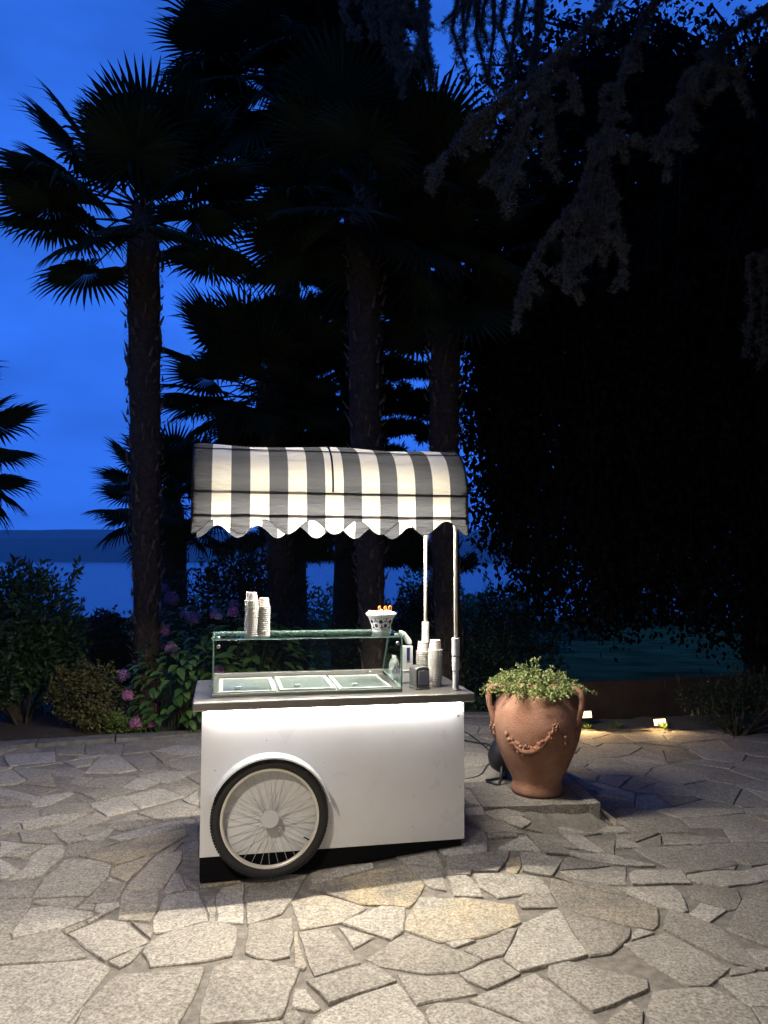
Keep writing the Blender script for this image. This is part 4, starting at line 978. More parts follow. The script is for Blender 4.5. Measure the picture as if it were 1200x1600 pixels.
# fill lamp added unseen behind the viewer to brighten cedar and terrace
wlp = empty('fill_lamp', (-1.9, -3.45, 3.3)); tag(wlp, 'added fill lantern out of view behind the viewer, brightening cedar and terrace', 'lamp')
mb = MB(); mb.box((-.05, -.15, -.12), (.05, -.13, .12)); mb.tube([(0, -.13, .10), (0, -.04, .15), (0, 0, .13)], .012, 8); mb.lathe([(.11, .09), (.02, .14), (1e-6, .145)], 16); mb.build('bracket', M['black'], wlp)
mb = MB(); mb.ball((0, 0, 0), .085, 16); mb.build('lamp_globe', M['lampg'], wlp, smooth=True)
li = bpy.data.lights.new('fill_lamp_light', 'POINT'); li.energy = FILL_WALL; li.color = (1, .88, .70); li.shadow_soft_size = .12
lo = bpy.data.objects.new('fill_lamp_light', li); COL.objects.link(lo); lo.parent = wlp; lo.location = (0, .22, -.02)

# fill lamp added out of view to brighten the front and left paving
pl = empty('fill_pendant', (-1.35, 1.05, 3.12)); pl.rotation_euler = (0, math.radians(14), 0); UPV = Matrix.Rotation(-math.radians(14), 3, 'Y') @ Vector((0, 0, 1)); tag(pl, 'added cone-shaded fill lamp hanging out of view above the viewer', 'lamp')
mb = MB(); mb.tube([(0, 0, .19), tuple(Vector((0, 0, .19))+UPV*1.295)], .005, 6); mb.build('cord', M['black'], pl)
mb = MB(); mb.lathe([(.02, .20), (.05, .19), (.22, .05), (.24, -.03), (.23, -.03), (.21, .05), (.045, .175), (.02, .18)], 32); mb.f = [f for f in mb.f if len(f) == 4]; mb.m = [0]*len(mb.f); mb.build('lamp_shade', M['black'], pl, smooth=True)
mb = MB(); mb.ball((0, 0, .155), .02, 12); mb.build('bulb', M['lampg'], pl, smooth=True)
li = bpy.data.lights.new('fill_pendant_light', 'POINT'); li.energy = FILL_PENDANT; li.color = (1, .89, .73); li.shadow_soft_size = .045
lo = bpy.data.objects.new('fill_pendant_light', li); COL.objects.link(lo); lo.parent = pl; lo.location = (0, 0, .115)
# ================================================================== VEGETATION
# ---- windmill palms
def fan_mesh(R_, seed, droop):
    rt = random.Random(seed); mb = MB(); ns = 42; a0 = math.radians(152)
    for k in range(ns):
        f = (k+.5)/ns*2-1; ph = f*a0; L_ = R_*(1-.22*abs(f)**2.2)*rt.uniform(.93, 1.05); r1 = L_*rt.uniform(.50, .58); hw = a0/ns
        lift = .10*math.cos(ph)
        def pt(r, an, dz=0):       # blade plane: x along stalk, y sideways, z normal
            return (r*math.cos(an), r*math.sin(an), lift*r - droop*(r/R_)**2.2*R_*(.5+.5*abs(f)) + dz)
        w1 = hw*1.02; td = -rt.uniform(.0, .08)*R_ - (rt.random() < .18)*rt.uniform(.08, .3)*R_
        base = pt(.02, ph); mid = pt(r1, ph, .018); lft = pt(r1, ph-w1, -.006); rgt = pt(r1, ph+w1, -.006)
        r2 = L_*.8; m2 = pt(r2, ph, td*.25+.008); l2 = pt(r2, ph-w1*.42, td*.25); rg2 = pt(r2, ph+w1*.42, td*.25); tip = pt(L_, ph+rt.uniform(-.01, .01), td)
        o = len(mb.v); mb.v += [base, mid, lft, rgt, m2, l2, rg2, tip]
        mb.f += [(o, o+2, o+1), (o, o+1, o+3), (o+2, o+5, o+4, o+1), (o+1, o+4, o+6, o+3), (o+5, o+7, o+4), (o+4, o+7, o+6)]; mb.m += [0]*6
    hub = [(.10*math.cos(q)*R_/.68, .10*math.sin(q)*R_/.68, .004) for q in [2*PI*k/16 for k in range(16)]]; mb.add(hub, [tuple(range(16))])
    return mb
fan_meshes = []
for i in range(5):
    mb = fan_mesh(.68, 40+i, (.04, .14, .30, .08, .45)[i]); S_ = .80     # blade starts at x = S_, stalk before it
    mb.v = [(x+S_, y, z-.06*S_) for x, y, z in mb.v]
    n0 = len(mb.v); mb.tube([(0, 0, 0), (S_*.5, 0, .015), (S_, 0, -.06*S_)], [.016, .010, .008], 5, 1)
    fan_meshes.append(mb.mesh('fan_leaf', [M['palm'], M['palmst']]))
def palm(base, top, label, r=(.17, .23), nleaf=34, scale=1., seed=0, dirs=(), sway=1, low=-48):
    rt = random.Random(seed); base, top = Vector(base), Vector(top); root = empty('windmill_palm', base); tag(root, label, 'palm tree', 'palms behind the terrace')
    T_ = top-base; n = max(10, int(T_.length/.12)); mb = MB(); k = 14; bend = Vector((rt.uniform(-.12, .12), rt.uniform(-.1, .1), 0))*sway
    def ax(u): return T_*u + bend*math.sin(u*PI)
    def rad(u): return (r[0]+(r[1]-r[0])*smooth(u*1.3))*(1-.35*smooth((u-.93)/.07))
    for i in range(n+1):
        u = i/n; c = ax(u)
        for j in range(k):
            t = 2*PI*j/k; rr_ = rad(u)*(.86+.16*noise.noise(Vector((math.cos(t)*3, math.sin(t)*3, c.z*5+seed)))); mb.v.append((c.x+rr_*math.cos(t), c.y+rr_*math.sin(t), c.z))
    for i in range(n):
        for j in range(k): mb.f.append((i*k+j, i*k+(j+1) % k, (i+1)*k+(j+1) % k, (i+1)*k+j)); mb.m.append(0)
    mb.build('trunk', M['fibre'], root, smooth=True)
    mb = MB()                               # old leaf bases spiralling up the trunk
    cnt = int(T_.length*46)
    for q in range(cnt):
        u = (q+rt.random())/cnt; t = q*2.39996+rt.uniform(-.6, .6); c = ax(u); d = Vector((math.cos(t), math.sin(t), 0)); s = Vector((-d.y, d.x, 0)); rr_ = rad(u)
        l = rt.uniform(.03, .13); w = rt.uniform(.010, .028); out = rt.uniform(.0, .085); p0 = c+d*rr_*.88
        a, b = p0-s*w, p0+s*w; e = p0+d*out+Vector((0, 0, l)); mb.add([a, b, e+s*w*.45, e-s*w*.45, p0+d*.03], [(0, 1, 2, 3), (0, 4, 1), (4, 2, 1), (4, 3, 2), (4, 0, 3)])
    mb.build('leaf_bases', M['stub'], root)['kind'] = 'stuff'
    fm = MB(); rg_ = rt                     # loose fibres
    for q in range(int(T_.length*420)):
        u = rt.random(); t = rt.uniform(0, 2*PI); c = ax(u); d = Vector((math.cos(t), math.sin(t), 0)); s = Vector((-d.y, d.x, 0)); p0 = c+d*rad(u)*.9
        e = p0+d*rt.uniform(.01, .08)+Vector((0, 0, rt.uniform(-.14, .08)))+s*rt.uniform(-.06, .06); w = s*.0035; fm.add([p0-w, p0+w, e], [(0, 1, 2)])
    fm.build('fibres', M['fibre'], root)['kind'] = 'stuff'
    C_ = ax(1.0)
    def leaf(d, sc_, mi, roll):
        d = Vector(d).normalized(); up = Vector((0, 0, 1)); y = up.cross(d)
        if y.length < .05: y = Vector((1, 0, 0))
        y.normalize(); z = d.cross(y); Mx = Matrix((d, y, z)).transposed().to_4x4()
        inst('fan_leaf', fan_meshes[mi], root, Matrix.Translation(C_+d*.03+Vector((0, 0, rt.uniform(-.25, .06)*scale))) @ Mx @ Matrix.Rotation(roll, 4, 'X') @ Matrix.Scale(sc_*scale, 4))
    for (dx, dy, dz, sc_, mi) in dirs: leaf((dx, dy, dz), sc_, mi, rt.uniform(-.25, .25))
    for q in range(nleaf):
        el = math.radians(low+(72-low)*((q+.5)/nleaf)**1.0+rt.uniform(-8, 8)); t = q*2.39996+rt.uniform(-.3, .3)
        mi = rt.choice([0, 1, 3]) if el > .3 else rt.choice([1, 2, 3]) if el > -.3 else rt.choice([2, 4, 1])
        leaf((math.cos(el)*math.cos(t), math.cos(el)*math.sin(t), math.sin(el)), rt.uniform(.88, 1.1), mi, rt.uniform(-.35, .35))
    return root
p1 = at(224, 325, 8.2)
palm(at(232, 1035, 8.2).xy.to_3d()*1.0 + Vector((0, 0, .02)), p1, 'tall windmill palm standing alone against the sky at left', nleaf=20, low=-22, seed=1, scale=1.08, r=(.145, .20), sway=0,
     dirs=((-.62, -.1, .72, 1.0, 0), (-.25, .2, .95, 1.05, 0), (.1, -.3, .95, 1., 3), (-.85, .2, .45, 1.05, 1), (-.95, -.2, .12, 1.1, 1), (-.75, -.4, -.1, 1, 2), (-.35, -.5, -.45, .9, 2), (.45, -.1, .88, 1.05, 0), (.8, .1, .5, 1.1, 1), (.95, -.2, .05, 1., 2), (.75, -.5, -.12, .9, 2), (.2, -.9, .3, 1, 1)))
palm((at(430, 900, 10.4).x, 10.4, 0), at(415, 598, 10.4), 'short full-crowned palm whose fans spread just above the awning left end', nleaf=38, seed=2, scale=1.0, r=(.17, .2), dirs=((-.9, -.2, .25, 1.15, 0), (-.95, -.25, -.1, 1.1, 1), (-.8, -.3, -.4, 1, 2), (-.55, -.3, .6, 1.1, 0)))
palm((at(592, 950, 8.3).x, 8.3, 0), at(572, 300, 8.3), 'palm with pale old leaf bases on its trunk above the awning middle', nleaf=36, seed=3, scale=1.05, r=(.15, .21))
palm((at(704, 950, 8.8).x, 8.8, 0), at(700, 395, 8.8), 'palm with hanging dry fans whose trunk rises behind the two awning poles', nleaf=34, seed=4, r=(.16, .2), scale=.95)
palm((at(266, 900, 13.5).x, 13.5, -.2), at(262, 775, 13.5), 'small distant palm peeping out behind the tall left palm trunk', nleaf=34, seed=6, scale=.95, r=(.22, .3))
palm((at(-118, 900, 9.2).x, 9.2, 0), at(-118, 690, 9.2), 'palm at the left edge with only a few fans in view', nleaf=36, seed=7, scale=.95)
palm((at(470, 950, 13.4).x, 13.4, -.3), at(445, 95, 13.4), 'tallest palm, its hanging fans filling the sky right of the lone palm', nleaf=46, seed=8, scale=1.5, r=(.2, .26), dirs=((-.85, -.3, -.25, 1.1, 2), (-.7, -.3, -.6, 1.1, 4), (-.3, -.4, -.8, 1.05, 2), (-.9, -.1, .15, 1.1, 1)))

# ---- generic branching shrub / tree
def shrub(name, label, cat, base, blobs, n, size, m, width=.5, seed=1, group=None, stem=True, shell=.5, jitter=.5, shoots=0, shoot_h=.3, trunk_r=.02, leafname='foliage'):
    rg = np.random.default_rng(seed); base = Vector(base); root = empty(name, base); tag(root, label, cat, group)
    bl = [(b[0]-base.x, b[1]-base.y, b[2]-base.z, *b[3:]) for b in blobs]
    P, D = blob_points(bl, n, rg, shell); P = list(P); D = list(D)
    mb = MB()
    if stem:
        for b in bl[:14]:
            q = Vector(b[:3]); mb.tube([(rg.normal(0, .03), rg.normal(0, .03), -.05), q*.5+Vector((rg.normal(0, .04), rg.normal(0, .04), 0)), q], [trunk_r, trunk_r*.7, trunk_r*.3], 5)
    for s in range(shoots):
        b = bl[rg.integers(len(bl))]; t = rg.uniform(0, 2*PI); q = Vector((b[0]+b[3]*.7*math.cos(t), b[1]+b[4]*.7*math.sin(t), b[2]+b[5]*.6)); d = Vector((math.cos(t)*.5+rg.normal(0, .2), math.sin(t)*.5, 1)).normalized(); h = shoot_h*rg.uniform(.5, 1.2)
        mb.tube([q, q+d*h], .003, 3)
        for k in range(int(h/size*5)): u = rg.random(); P.append(tuple(q+d*h*u)); w = rg.normal(0, 1, 3); D.append(np.array(d)*.8+w*.6)
    if mb.v: mb.build('stems', M['bark'], root)['kind'] = 'stuff'
    o = obj(leafname, leaf_mesh(leafname, P, D, size, m, width, rg, jitter=jitter), root); o['kind'] = 'stuff'
    return root
rg = np.random.default_rng(31)
# big laurel-like shrub at the left edge
c = at(40, 1010, 8.1); shrub('laurel_shrub', 'large dark leafy shrub filling the left edge beside the tall palm', 'shrub', (c.x, 8.1, 0), lumps((c.x-.1, 8.2, .75), (.85, .6, .85), 26, rg), 9500, .085, M['laurel'], .42, 12, shoots=70, shoot_h=.35, jitter=.6)
c = at(-60, 1000, 7.5); shrub('laurel_shrub', 'dark shrub cut off by the left edge, nearer than the large laurel', 'shrub', (c.x, 7.5, 0), lumps((c.x-.1, 7.55, .5), (.55, .4, .55), 14, rg), 4000, .075, M['dkleaf'], .42, 13, shoots=20)
# olive-green low shrub by the kerb
c = at(125, 1120, 7.65); shrub('box_shrub', 'low olive-green box-like shrub right behind the kerb', 'shrub', (c.x, 7.72, .03), lumps((c.x, 7.75, .33), (.50, .32, .33), 20, rg, (.25, .4)), 6000, .034, M['box'], .6, 14, shoots=60, shoot_h=.14, jitter=.7)
c = at(190, 1135, 7.6); shrub('ground_plant', 'small green leafy plant at the kerb between box shrub and hydrangea', 'plant', (c.x, 7.62, .04), lumps((c.x, 7.66, .10), (.30, .14, .10), 10, rg, (.3, .5)), 1500, .035, M['weed'], .5, 15, stem=False)
# purple-brown bush against the lake, dark shrubs behind the hydrangeas and the cart
c = at(148, 950, 10.5); shrub('purple_bush', 'dusky purple bush against the lake, left of the palm trunk', 'shrub', (c.x, 10.5, 0), lumps((c.x+.05, 10.5, .72), (.42, .35, .42), 12, rg), 2600, .06, M['purple'], .5, 16)
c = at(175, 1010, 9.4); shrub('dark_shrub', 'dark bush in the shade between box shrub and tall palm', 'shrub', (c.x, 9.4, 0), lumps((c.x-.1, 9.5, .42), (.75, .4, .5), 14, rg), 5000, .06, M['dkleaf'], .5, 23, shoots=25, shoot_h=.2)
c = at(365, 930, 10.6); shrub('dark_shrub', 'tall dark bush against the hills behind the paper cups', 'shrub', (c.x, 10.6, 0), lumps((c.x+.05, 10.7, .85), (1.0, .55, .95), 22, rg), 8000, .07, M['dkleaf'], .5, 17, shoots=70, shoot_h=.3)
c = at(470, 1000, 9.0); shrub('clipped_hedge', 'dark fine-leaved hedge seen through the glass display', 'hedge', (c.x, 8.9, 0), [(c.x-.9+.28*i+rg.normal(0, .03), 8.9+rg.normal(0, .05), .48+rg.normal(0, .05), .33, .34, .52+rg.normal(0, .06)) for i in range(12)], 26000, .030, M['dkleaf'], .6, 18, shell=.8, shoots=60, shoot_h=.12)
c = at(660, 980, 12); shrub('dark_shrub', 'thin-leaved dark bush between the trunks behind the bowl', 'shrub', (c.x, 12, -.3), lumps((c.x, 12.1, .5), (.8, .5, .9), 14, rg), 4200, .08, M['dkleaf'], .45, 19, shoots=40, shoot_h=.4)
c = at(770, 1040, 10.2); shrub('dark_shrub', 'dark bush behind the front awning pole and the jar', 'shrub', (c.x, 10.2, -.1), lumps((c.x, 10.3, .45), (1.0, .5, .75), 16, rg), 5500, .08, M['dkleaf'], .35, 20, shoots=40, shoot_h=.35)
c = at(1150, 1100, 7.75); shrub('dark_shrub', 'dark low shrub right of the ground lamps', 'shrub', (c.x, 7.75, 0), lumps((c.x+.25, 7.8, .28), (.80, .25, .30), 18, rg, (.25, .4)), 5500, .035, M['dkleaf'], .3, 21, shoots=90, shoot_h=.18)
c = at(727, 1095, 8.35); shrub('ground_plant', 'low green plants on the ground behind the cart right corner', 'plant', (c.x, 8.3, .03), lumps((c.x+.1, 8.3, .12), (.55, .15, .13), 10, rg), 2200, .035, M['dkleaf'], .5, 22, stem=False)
# weeds by the lamps
for (px, py, y, n, s, lab) in ((628+290, 1131, 7.95, 26, .05, 'yellow-green weed at the foot of the left ground lamp'), (965, 1128, 7.96, 14, .075, 'thin grass tuft between the two ground lamps'), (1036, 1138, 7.97, 34, .055, 'yellow-green weed at the foot of the right ground lamp')):
    x, yy = at(px, py, y).x, y; root = empty('weed', (x, yy, .02)); tag(root, lab, 'weed'); rgw = np.random.default_rng(px); t = rgw.uniform(0, 2*PI, n)
    D = np.stack([np.cos(t)*.7, np.sin(t)*.7, rgw.uniform(.5, 1.4, n)], 1); P = np.stack([np.cos(t)*.03*rgw.random(n), np.sin(t)*.03*rgw.random(n), np.zeros(n)], 1)
    o = obj('leaves', leaf_mesh('leaves', P, D, s, M['weed'], .28, rgw), root); o['kind'] = 'stuff'

# ---- hydrangeas: every leaf and flower head its own piece
def hleaf(seed):
    rt = random.Random(seed); mb = MB(); n = 7; L_ = .13
    for i in range(n+1):
        u = i/n; w = .040*math.sin(PI*min(1, u*.97+.03))**.75*(1-.35*u); x = L_*u; z = .012*math.sin(u*PI)-.035*u*u
        for s in (-1, 0, 1): mb.v.append((x, s*w, z+abs(s)*.010+rt.uniform(-.002, .002)))
    for i in range(n):
        for s in (0, 1): mb.f.append((i*3+s, (i+1)*3+s, (i+1)*3+s+1, i*3+s+1)); mb.m.append(0)
    return mb.mesh('leaf', M['hyd'], smooth=True)
HL = [hleaf(i) for i in range(4)]
def head_mesh(seed, m, r=.075):
    rt = random.Random(seed); mb = MB()
    for k in range(85):
        z = 1-1.65*(k+.5)/85; t = k*2.39996; s = math.sqrt(max(0, 1-z*z)); d = Vector((s*math.cos(t), s*math.sin(t), z)); c = d*r*rt.uniform(.86, 1.06); d = (d+Vector((rt.uniform(-.3, .3), rt.uniform(-.3, .3), rt.uniform(-.3, .3)))).normalized()
        a = d.orthogonal().normalized(); b = d.cross(a); ro = rt.uniform(0, PI)
        for q in range(4):
            an = ro+q*PI/2; e = a*math.cos(an)+b*math.sin(an); f = a*math.cos(an+PI/2)+b*math.sin(an+PI/2); w = .0125
            mb.add([c, c+e*w*.75+f*w*.55+d*.002, c+e*w*1.25+d*.003, c+e*w*.75-f*w*.55+d*.002], [(0, 1, 2, 3)])
    return mb.mesh('flower_head', m)
HH = {k: head_mesh(i, M[k]) for i, k in enumerate(('hpink', 'hmauve', 'hpale'))}
def hydrangea(base, label, center, rad, nleaf, flowers, seed):
    rt = random.Random(seed); base = Vector(base); root = empty('hydrangea', base); tag(root, label, 'hydrangea', 'hydrangeas in the bed'); mb = MB()
    C_ = Vector(center)-base
    for k in range(26):
        t = rt.uniform(0, 2*PI); q = C_+Vector((rad[0]*.7*math.cos(t)*rt.random(), rad[1]*.7*math.sin(t), rad[2]*rt.uniform(-.1, .8))); mb.tube([(rt.uniform(-.1, .1), rt.uniform(-.08, .08), -.05), q*.55, q], [.008, .006, .004], 5)
    mb.build('stems', M['palmst'], root)
    for k in range(nleaf):
        f = (k+.5)/nleaf; z = 1-1.75*f; t = k*2.39996*1.0+rt.uniform(-.4, .4); s = math.sqrt(max(0, 1-z*z)); d = Vector((s*math.cos(t), s*math.sin(t), z)); kk = rt.uniform(.78, 1.1)
        lump = 1+.22*noise.noise(d*2.4+Vector((seed, 0, 0))); q = C_+Vector((d.x*rad[0], d.y*rad[1], d.z*rad[2]))*kk*lump
        if q.z+base.z < .04: q.z = .04-base.z+rt.uniform(0, .1)
        x = (Vector((d.x, d.y, d.z*.25-.15))+Vector((rt.uniform(-.6, .6), rt.uniform(-.6, .6), rt.uniform(-.3, .3)))).normalized(); up = (Vector((0, -.15, 1))+d*.5).normalized(); y = up.cross(x).normalized(); z_ = x.cross(y)
        inst('leaf', HL[k % 4], root, Matrix.Translation(q) @ Matrix((x, y, z_)).transposed().to_4x4() @ Matrix.Scale(rt.uniform(.75, 1.25), 4))
    for (px, py, y, m, s) in flowers:
        c = at(px, py, y)-base; o = inst('flower_head', HH[m], root, Matrix.Translation(c) @ Matrix.Rotation(rt.uniform(0, 6), 4, 'Z') @ Matrix.Rotation(rt.uniform(-.4, .4), 4, 'X') @ Matrix.Scale(s, 4))
hydrangea((-2.05, 7.85, .04), 'front hydrangea with bright leaves and pink heads spilling over the kerb', (-2.02, 7.98, .40), (.58, .42, .46), 290,
  ((213, 1131, 7.62, 'hpink', .85), (237, 1131, 7.66, 'hpink', .65), (200, 1087, 7.66, 'hpink', .75), (193, 1055, 7.8, 'hmauve', .85), (267, 1014, 7.9, 'hpink', .85)), 1)
hydrangea((-2.1, 8.75, .04), 'hydrangea with dim mauve heads at the foot of the tall palm', (-1.95, 8.75, .70), (.62, .45, .55), 230,
  ((256, 985, 8.3, 'hpink', .85), (268, 936, 8.7, 'hmauve', 1.1), (256, 920, 8.9, 'hmauve', .8), (302, 966, 8.4, 'hmauve', .95), (287, 960, 8.6, 'hmauve', .6)), 2)
hydrangea((-1.45, 8.3, .04), 'hydrangea behind the left end of the glass display', (-1.4, 8.35, .62), (.55, .40, .50), 230,
  ((336, 961, 8.3, 'hpink', .75), (342, 964, 8.2, 'hpale', .55), (364, 957, 8.3, 'hpink', .85), (366, 944, 8.6, 'hmauve', .7), (342, 1048, 7.95, 'hpink', .8)), 3)

# ---- dark pine behind the palms
def pine(base, h, label, seed, spread, zmin, nb, foc):
    rg = np.random.default_rng(seed); rt = random.Random(seed); root = empty('pine_tree', base); tag(root, label, 'pine tree'); mb = MB()
    mb.tube([(0, 0, -.3), (.05, 0, h*.4), (-.05, .1, h)], [.33, .24, .05], 12); mb.build('trunk', M['bark'], root, smooth=True)
    wood = MB(); P, D = [], []
    for k in range(nb):
        z = zmin+(h-zmin)*(k/nb); t = k*2.39996+rt.uniform(-.4, .4); l = spread*(1-.45*(z-zmin)/(h-zmin))*rt.uniform(.7, 1.1); d = Vector((math.cos(t), math.sin(t), 0))
        pts = [Vector((0, 0, z))+d*(l*u)+Vector((0, 0, .25*l*u-.28*l*u*u+rt.uniform(-.05, .05))) for u in (0, .25, .5, .75, 1)]; wood.tube(pts, [.05, .04, .03, .02, .008], 5)
        for q in range(26):
            u = rt.uniform(.18, 1); i = min(3, int(u*4)); p0 = pts[i].lerp(pts[i+1], u*4-i); e = (d*rt.uniform(.1, .7)+Vector((rt.uniform(-.7, .7), rt.uniform(-.7, .7), rt.uniform(-.25, .35))))*rt.uniform(.25, .6)*(1.15-.5*u)
            wood.tube([p0, p0+e], [.007, .003], 3)
            for s in range(13):
                v = rt.uniform(.15, 1.05); c = p0+e*v
                for w in range(9): P.append(tuple(c)); D.append(tuple(e.normalized()*.7+Vector(tuple(rg.normal(0, .75, 3)))))
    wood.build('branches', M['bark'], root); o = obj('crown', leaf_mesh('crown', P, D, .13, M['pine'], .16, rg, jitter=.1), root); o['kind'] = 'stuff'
pine((at(548, 900, 12.2).x, 12.2, -.3), 11.5, 'dark pine towering behind the palms, its tufted branch ends against the sky', 51, 2.05, 1.9, 130, None)

# ---- weeping beech: curtains of leaves hanging at right
def weeping(base, label, seed, strands, name='weeping_beech'):
    rg = np.random.default_rng(seed); rt = random.Random(seed); root = empty(name, base); tag(root, label, 'tree'); B_ = Vector(base)
    mb = MB(); mb.tube([(0, 0, -.3), (.05, 0, 2), (-.1, 0, 4.4), (-.3, 0, 7.5)], [.36, .28, .22, .06], 12)
    P, D = [], []; wood = MB()
    for (x, y, z0, z1, sp) in strands:
        top = Vector((x, y, z0))-B_; hang = Vector((x+rt.uniform(-.3, .3), y+rt.uniform(-.25, .25), z1))-B_; st = Vector((rt.uniform(-.2, .2), 0, min(7.2, z0+.2)))
        mid = st.lerp(top, .6)+Vector((0, 0, .5)); pts = [st, mid, top, top.lerp(hang, .5)+Vector((rt.uniform(-.15, .15), 0, 0)), hang]; pts[3] = pts[3]+Vector((rt.uniform(-.2, .2), rt.uniform(-.2, .2), 0)); wood.tube(pts, [.05, .03, .010, .005, .002], 4)
        L_ = (hang-top).length
        for k in range(int(L_*sp)):
            u = rt.random()*1.02; i = 2 if u < .5 else 3; c = pts[i].lerp(pts[i+1], (u*2) % 1 if u < 1 else 1); c = c+Vector(tuple(rg.normal(0, .13, 3))); P.append(tuple(c)); D.append((rg.normal(0, .6), rg.normal(0, .6), -1+rg.normal(0, .4)))
        for k in range(int((top-mid).length*sp*1.0)): c = mid.lerp(top, rt.random())+Vector(tuple(rg.normal(0, .2, 3))); P.append(tuple(c)); D.append((rg.normal(0, .6), rg.normal(0, .6), -.6+rg.normal(0, .4)))
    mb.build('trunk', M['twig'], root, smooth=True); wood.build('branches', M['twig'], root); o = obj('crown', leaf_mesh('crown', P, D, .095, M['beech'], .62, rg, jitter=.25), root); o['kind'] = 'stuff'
st = []; rt = random.Random(77)
BOT = [(728, 640), (745, 800), (760, 830), (800, 900), (815, 930), (850, 960), (900, 1000), (950, 1000), (985, 950), (1020, 990), (1060, 975), (1100, 1010), (1200, 1040), (1400, 1030)]
def bot(px):
    for (a, b), (c, d) in zip(BOT, BOT[1:]):
        if px <= c: return b+(d-b)*(px-a)/(c-a)
    return 1030
for k in range(600):
    px = 735+(1450-735)*rt.random(); y = rt.uniform(8.9, 11.2); b = at(px, bot(px)-abs(rt.gauss(0, 45))-rt.choice([0, 0, 60, 150, 260]), y); x = b.x
    st.append((x, y, min(8.2, b.z+rt.uniform(1.5, 3.6)), max(.25, b.z), 72))
for k in range(300):
    px = 800+(1500-800)*rt.random(); y = rt.uniform(9.2, 11.5); b = at(px, rt.uniform(80, 520), y); st.append((b.x, y, min(8.6, b.z+rt.uniform(.8, 2.2)), b.z, 66))
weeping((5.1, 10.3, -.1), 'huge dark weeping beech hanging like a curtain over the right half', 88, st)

# ---- cedar overhead: boughs reach in from the right with hanging grey-green sprays
ced = empty('cedar_tree', (5.6, 5.2, -.1)); tag(ced, 'cedar whose grey-green drooping branches hang into the top right', 'cedar tree'); CB = ced.location.copy()
mb = MB(); mb.tube([(0, 0, 0), (.0, .05, 2.5), (-.1, 0, 6), (0, .1, 10)], [.48, .40, .32, .12], 14); mb.build('trunk', M['bark'], ced, smooth=True)
def spray(paths, r0, seed, name='branch', dens=190, tuft=.036, side=.16, sden=19):
    """one bough: wood along the paths, needle rosettes all over it"""
    rg = np.random.default_rng(seed); rt = random.Random(seed); wood = MB(); P, D = [], []
    def dress(a, b, n, rad):
        d = (b-a).normalized() if (b-a).length > 1e-6 else Vector((0, 0, -1))
        for k in range(n):
            c = a.lerp(b, rt.random()); w = Vector(tuple(rg.normal(0, 1, 3))); w = (w-d*w.dot(d)).normalized(); c = c+w*rad*math.sqrt(rt.random())
            for q in range(7): P.append(tuple(c)); D.append(tuple(w*.8+Vector(tuple(rg.normal(0, .7, 3)))))
    for path in paths:
        pts = [Vector(p)-CB for p in path]; n = len(pts); wood.tube(pts, [r0*(1-.8*i/(n-1))+.004 for i in range(n)], 6)
        for i in range(n-1):
            L_ = (pts[i+1]-pts[i]).length; dress(pts[i], pts[i+1], int(L_*dens), .026)
            for s in range(int(L_*sden)):
                p0 = pts[i].lerp(pts[i+1], rt.random()); e = Vector((rt.uniform(-.6, .6), rt.uniform(-.6, .6), rt.uniform(-1.3, .1))).normalized()*rt.uniform(.4, 1.5)*side
                wood.tube([p0, p0+e], [.005, .003], 4); dress(p0, p0+e, int(e.length*dens*1.1)+2, .018)
    br = wood.build(name, M['bark'], ced); o = obj('needles', leaf_mesh('needles', P, D, tuft, M['needle'], .085, rg, jitter=.2), br); o['kind'] = 'stuff'; return len(P)
def pxp(lst, y): return [at(px, py, y+dy) for px, py, dy in lst]
Y = 5.6
seg = [
 [(1250,-60,.2),(1080,-60,.1),(960,-10,0),(900,60,0),(840,120,-.1),(770,165,-.2),(720,215,-.2),(690,255,-.2),(673,288,-.2)],
 [(840,120,-.1),(825,180,-.1),(812,240,-.15),(795,300,-.2),(788,315,-.2)], [(800,150,-.1),(745,200,-.2),(722,205,-.2)], [(815,200,0),(775,250,0),(760,290,0)], [(850,130,0),(858,190,0),(850,260,0)], [(870,95,0),(897,130,0),(905,178,0)]]
spray([pxp(s, Y) for s in seg], .03, 1)
seg = [[(1300,-120,.3),(1100,-80,.2),(1010,20,.1),(975,110,0),(950,200,0),(925,250,0),(905,310,0),(888,380,0),(885,420,-.1),(895,447,-.1)], [(940,225,0),(955,300,0),(968,360,0),(978,432,0)], [(900,320,0),(850,380,0),(825,430,0),(808,485,0)], [(960,170,0),(935,160,0)], [(925,270,0),(915,330,0),(925,395,0)], [(945,260,0),(940,330,0),(945,398,0)], [(880,370,0),(915,395,0)]]
spray([pxp(s, Y+.2) for s in seg], .03, 2)
seg = [[(1400,-60,.4),(1200,10,.3),(1120,70,.2),(1090,130,.1),(1062,180,0),(1040,215,0),(1000,230,0),(960,205,0)], [(1040,200,0),(1030,230,0),(1047,252,0)], [(1080,110,.1),(1065,130,0),(1070,190,0),(1065,235,0)], [(1100,100,.1),(1150,110,.1),(1160,145,.1)], [(1085,150,0),(1110,165,0)]]
spray([pxp(s, Y+.1) for s in seg], .028, 3)
rt = random.Random(5)
for k, (x0, y0, n_) in enumerate(((590, -20, 5), (680, -30, 6), (780, -30, 6))):
    segs = [[(1300+60*k, -330, .6), (900, -240, .5), (x0+40, y0-70, .4)]]
    for q in range(n_+3):
        xx = x0+rt.uniform(-50, 70); ll = rt.uniform(60, 170); segs.append([(x0+40, y0-70, .4), (xx, y0, .3), (xx+rt.uniform(-14, 14), y0+ll*.5, .3), (xx+rt.uniform(-25, 25), y0+ll, .3)])
    spray([pxp(s, 6.6+.25*k) for s in segs], .03, 10+k, dens=110, side=.12)
segs = [[(1500, 200, .3), (1300, 300, .2), (1190, 400, .1)]]
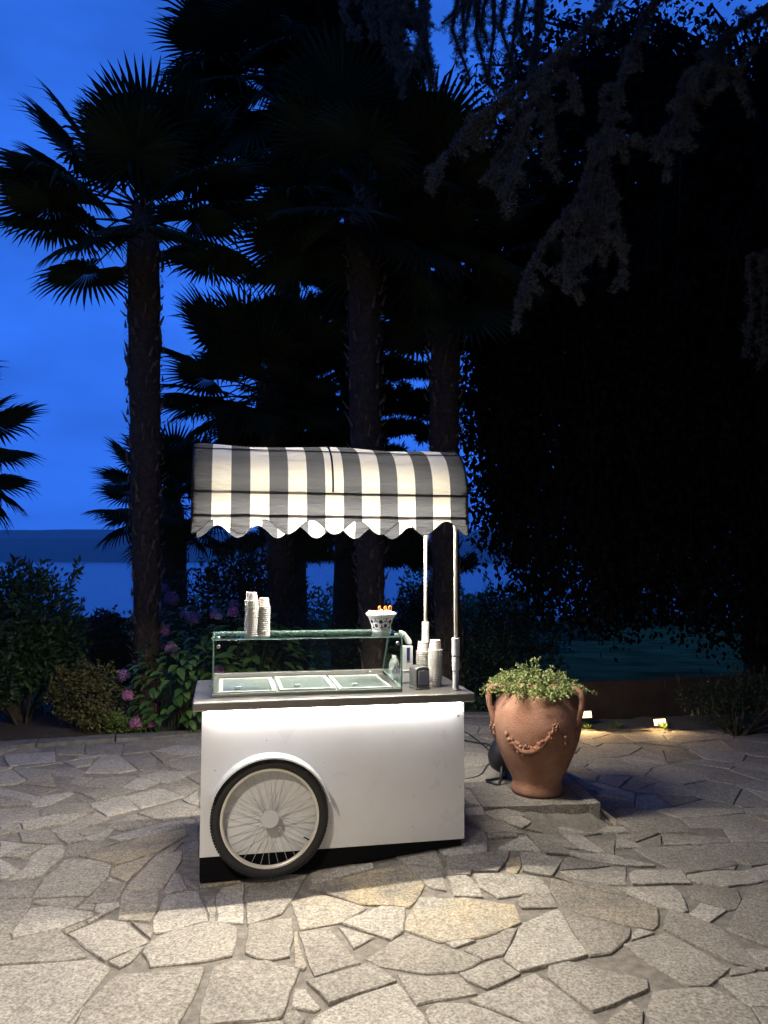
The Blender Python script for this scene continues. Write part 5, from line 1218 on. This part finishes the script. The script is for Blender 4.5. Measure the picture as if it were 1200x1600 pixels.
for q in range(5): xx = rt.uniform(1100, 1260); y0 = 420+rt.uniform(-30, 30); segs.append([(1190, 400, .1), (xx, y0, .1), (xx+rt.uniform(-8, 8), y0+90, .1), (xx+rt.uniform(-15, 15), y0+rt.uniform(120, 210), .1)])
spray([pxp(s, 7.9) for s in segs], .025, 20, dens=90, side=.12)
# cedar boughs above the frame, thickened out of view to block sky light
def in_view(q):
    pr_ = project(q); return bool(pr_ and q.y > .5 and pr_[1] > -60 and -160 < pr_[0] < 1330)
tier = MB(); P, D = [], []; rgc = np.random.default_rng(77)
for k in range(44):
    t = k*2.39996; d = Vector((math.cos(t), math.sin(t), 0)); z = 4.9+4.2*k/44; l = 6.6-.055*k+rt.uniform(-.5, .8); main = []
    for i in range(8): u = i/7; main.append(CB+Vector((0, 0, z))+d*l*u+Vector((rt.uniform(-.12, .12), rt.uniform(-.12, .12), .9*u-.8*u*u)))
    cut = []
    for q in main:
        if in_view(q): break
        cut.append(q)
    if len(cut) < 2: continue
    tier.tube([q-CB for q in cut], [.07*(1-.8*i/7)+.006 for i in range(len(cut))], 6)
    for q in range(85):
        i = rt.randrange(0, len(cut)-1); p0 = cut[i].lerp(cut[i+1], rt.random()); s = Vector((-d.y, d.x, 0))*rt.choice([-1, 1]); e = (s*rt.uniform(.4, 1.2)+d*rt.uniform(.1, .7))*rt.uniform(.4, 1.15)+Vector((0, 0, rt.uniform(-.2, .08)))
        if in_view(p0+e) or in_view(p0+e+Vector((0, 0, -.3))): continue
        tier.tube([p0-CB, p0+e-CB], [.010, .004], 3)
        for w in range(int(e.length*46)): c = p0+e*rt.random(); P.append(tuple(c-CB)); D.append(tuple(e.normalized()*.4+Vector(tuple(rgc.normal(0, .7, 3)))))
tb_ = tier.build('branch', M['bark'], ced); o = obj('needles', leaf_mesh('needles', P, D, .20, M['dkleaf'], .34, rgc, jitter=.1), tb_); o['kind'] = 'stuff'

# ---- trees and bushes down the slope
for i, (px, py, y, rx, rz, n, lab) in enumerate(((668, 950, 26, 1.3, 1.9, 2600, 'slender tree before the lake between the awning poles'), (720, 985, 30, 1.6, 1.5, 2600, 'round dim tree below the lake shore left of the beech'), (770, 965, 40, 2.0, 1.6, 2600, 'dim round treetop at the lake edge right of the poles'), (835, 985, 36, 2.4, 1.6, 2600, 'dim treetop behind the jar, under the beech'), (905, 1000, 30, 1.8, 1.2, 2400, 'pale bushy tree right behind the jar on the slope'), (985, 965, 55, 3.6, 2.4, 2600, 'far tree at the top edge of the meadow, under the beech'), (1090, 985, 60, 4, 1.8, 2600, 'far bush row end at the top of the meadow'), (600, 985, 22, 1.2, 1.2, 2400, 'dark bush down the slope behind the glass display'), (480, 975, 24, 1.6, 1.3, 2400, 'dark bush down the slope left of the pine trunk'), (860, 1040, 20, 1.1, .8, 2200, 'low bush on the slope just above the jar'))):
    c = at(px, py, y); zb = terrain_z(c.x, y); rg2 = np.random.default_rng(300+i); root = empty('slope_tree', (c.x, y, zb)); tag(root, lab, 'tree', 'trees down the slope')
    mb = MB(); mb.tube([(0, 0, -.3), (0, 0, max(.5, c.z-zb))], [.14, .05], 6); mb.build('trunk', M['bark'], root)
    P, D = blob_points(lumps((0, 0, c.z-zb), (rx, rx*.7, rz), 16, rg2), n, rg2, .4); o = obj('crown', leaf_mesh('crown', P, D, .17*(y/28), M['laurel'], .6, rg2), root); o['kind'] = 'stuff'

# ---- evening haze over lake and hills
hz = MB(); hz.box((-6500, -45, -36), (6500, 6600, 330)); hm = bpy.data.materials.new('evening_haze'); hm.use_nodes = True; nt = hm.node_tree; nt.nodes.clear()
pv = nt.nodes.new('ShaderNodeVolumePrincipled'); pv.inputs['Color'].default_value = (.8, .88, 1, 1); pv.inputs['Density'].default_value = HAZE
ou = nt.nodes.new('ShaderNodeOutputMaterial'); nt.links.new(pv.outputs[0], ou.inputs['Volume'])
o = hz.build('haze', hm); tag(o, kind='stuff')
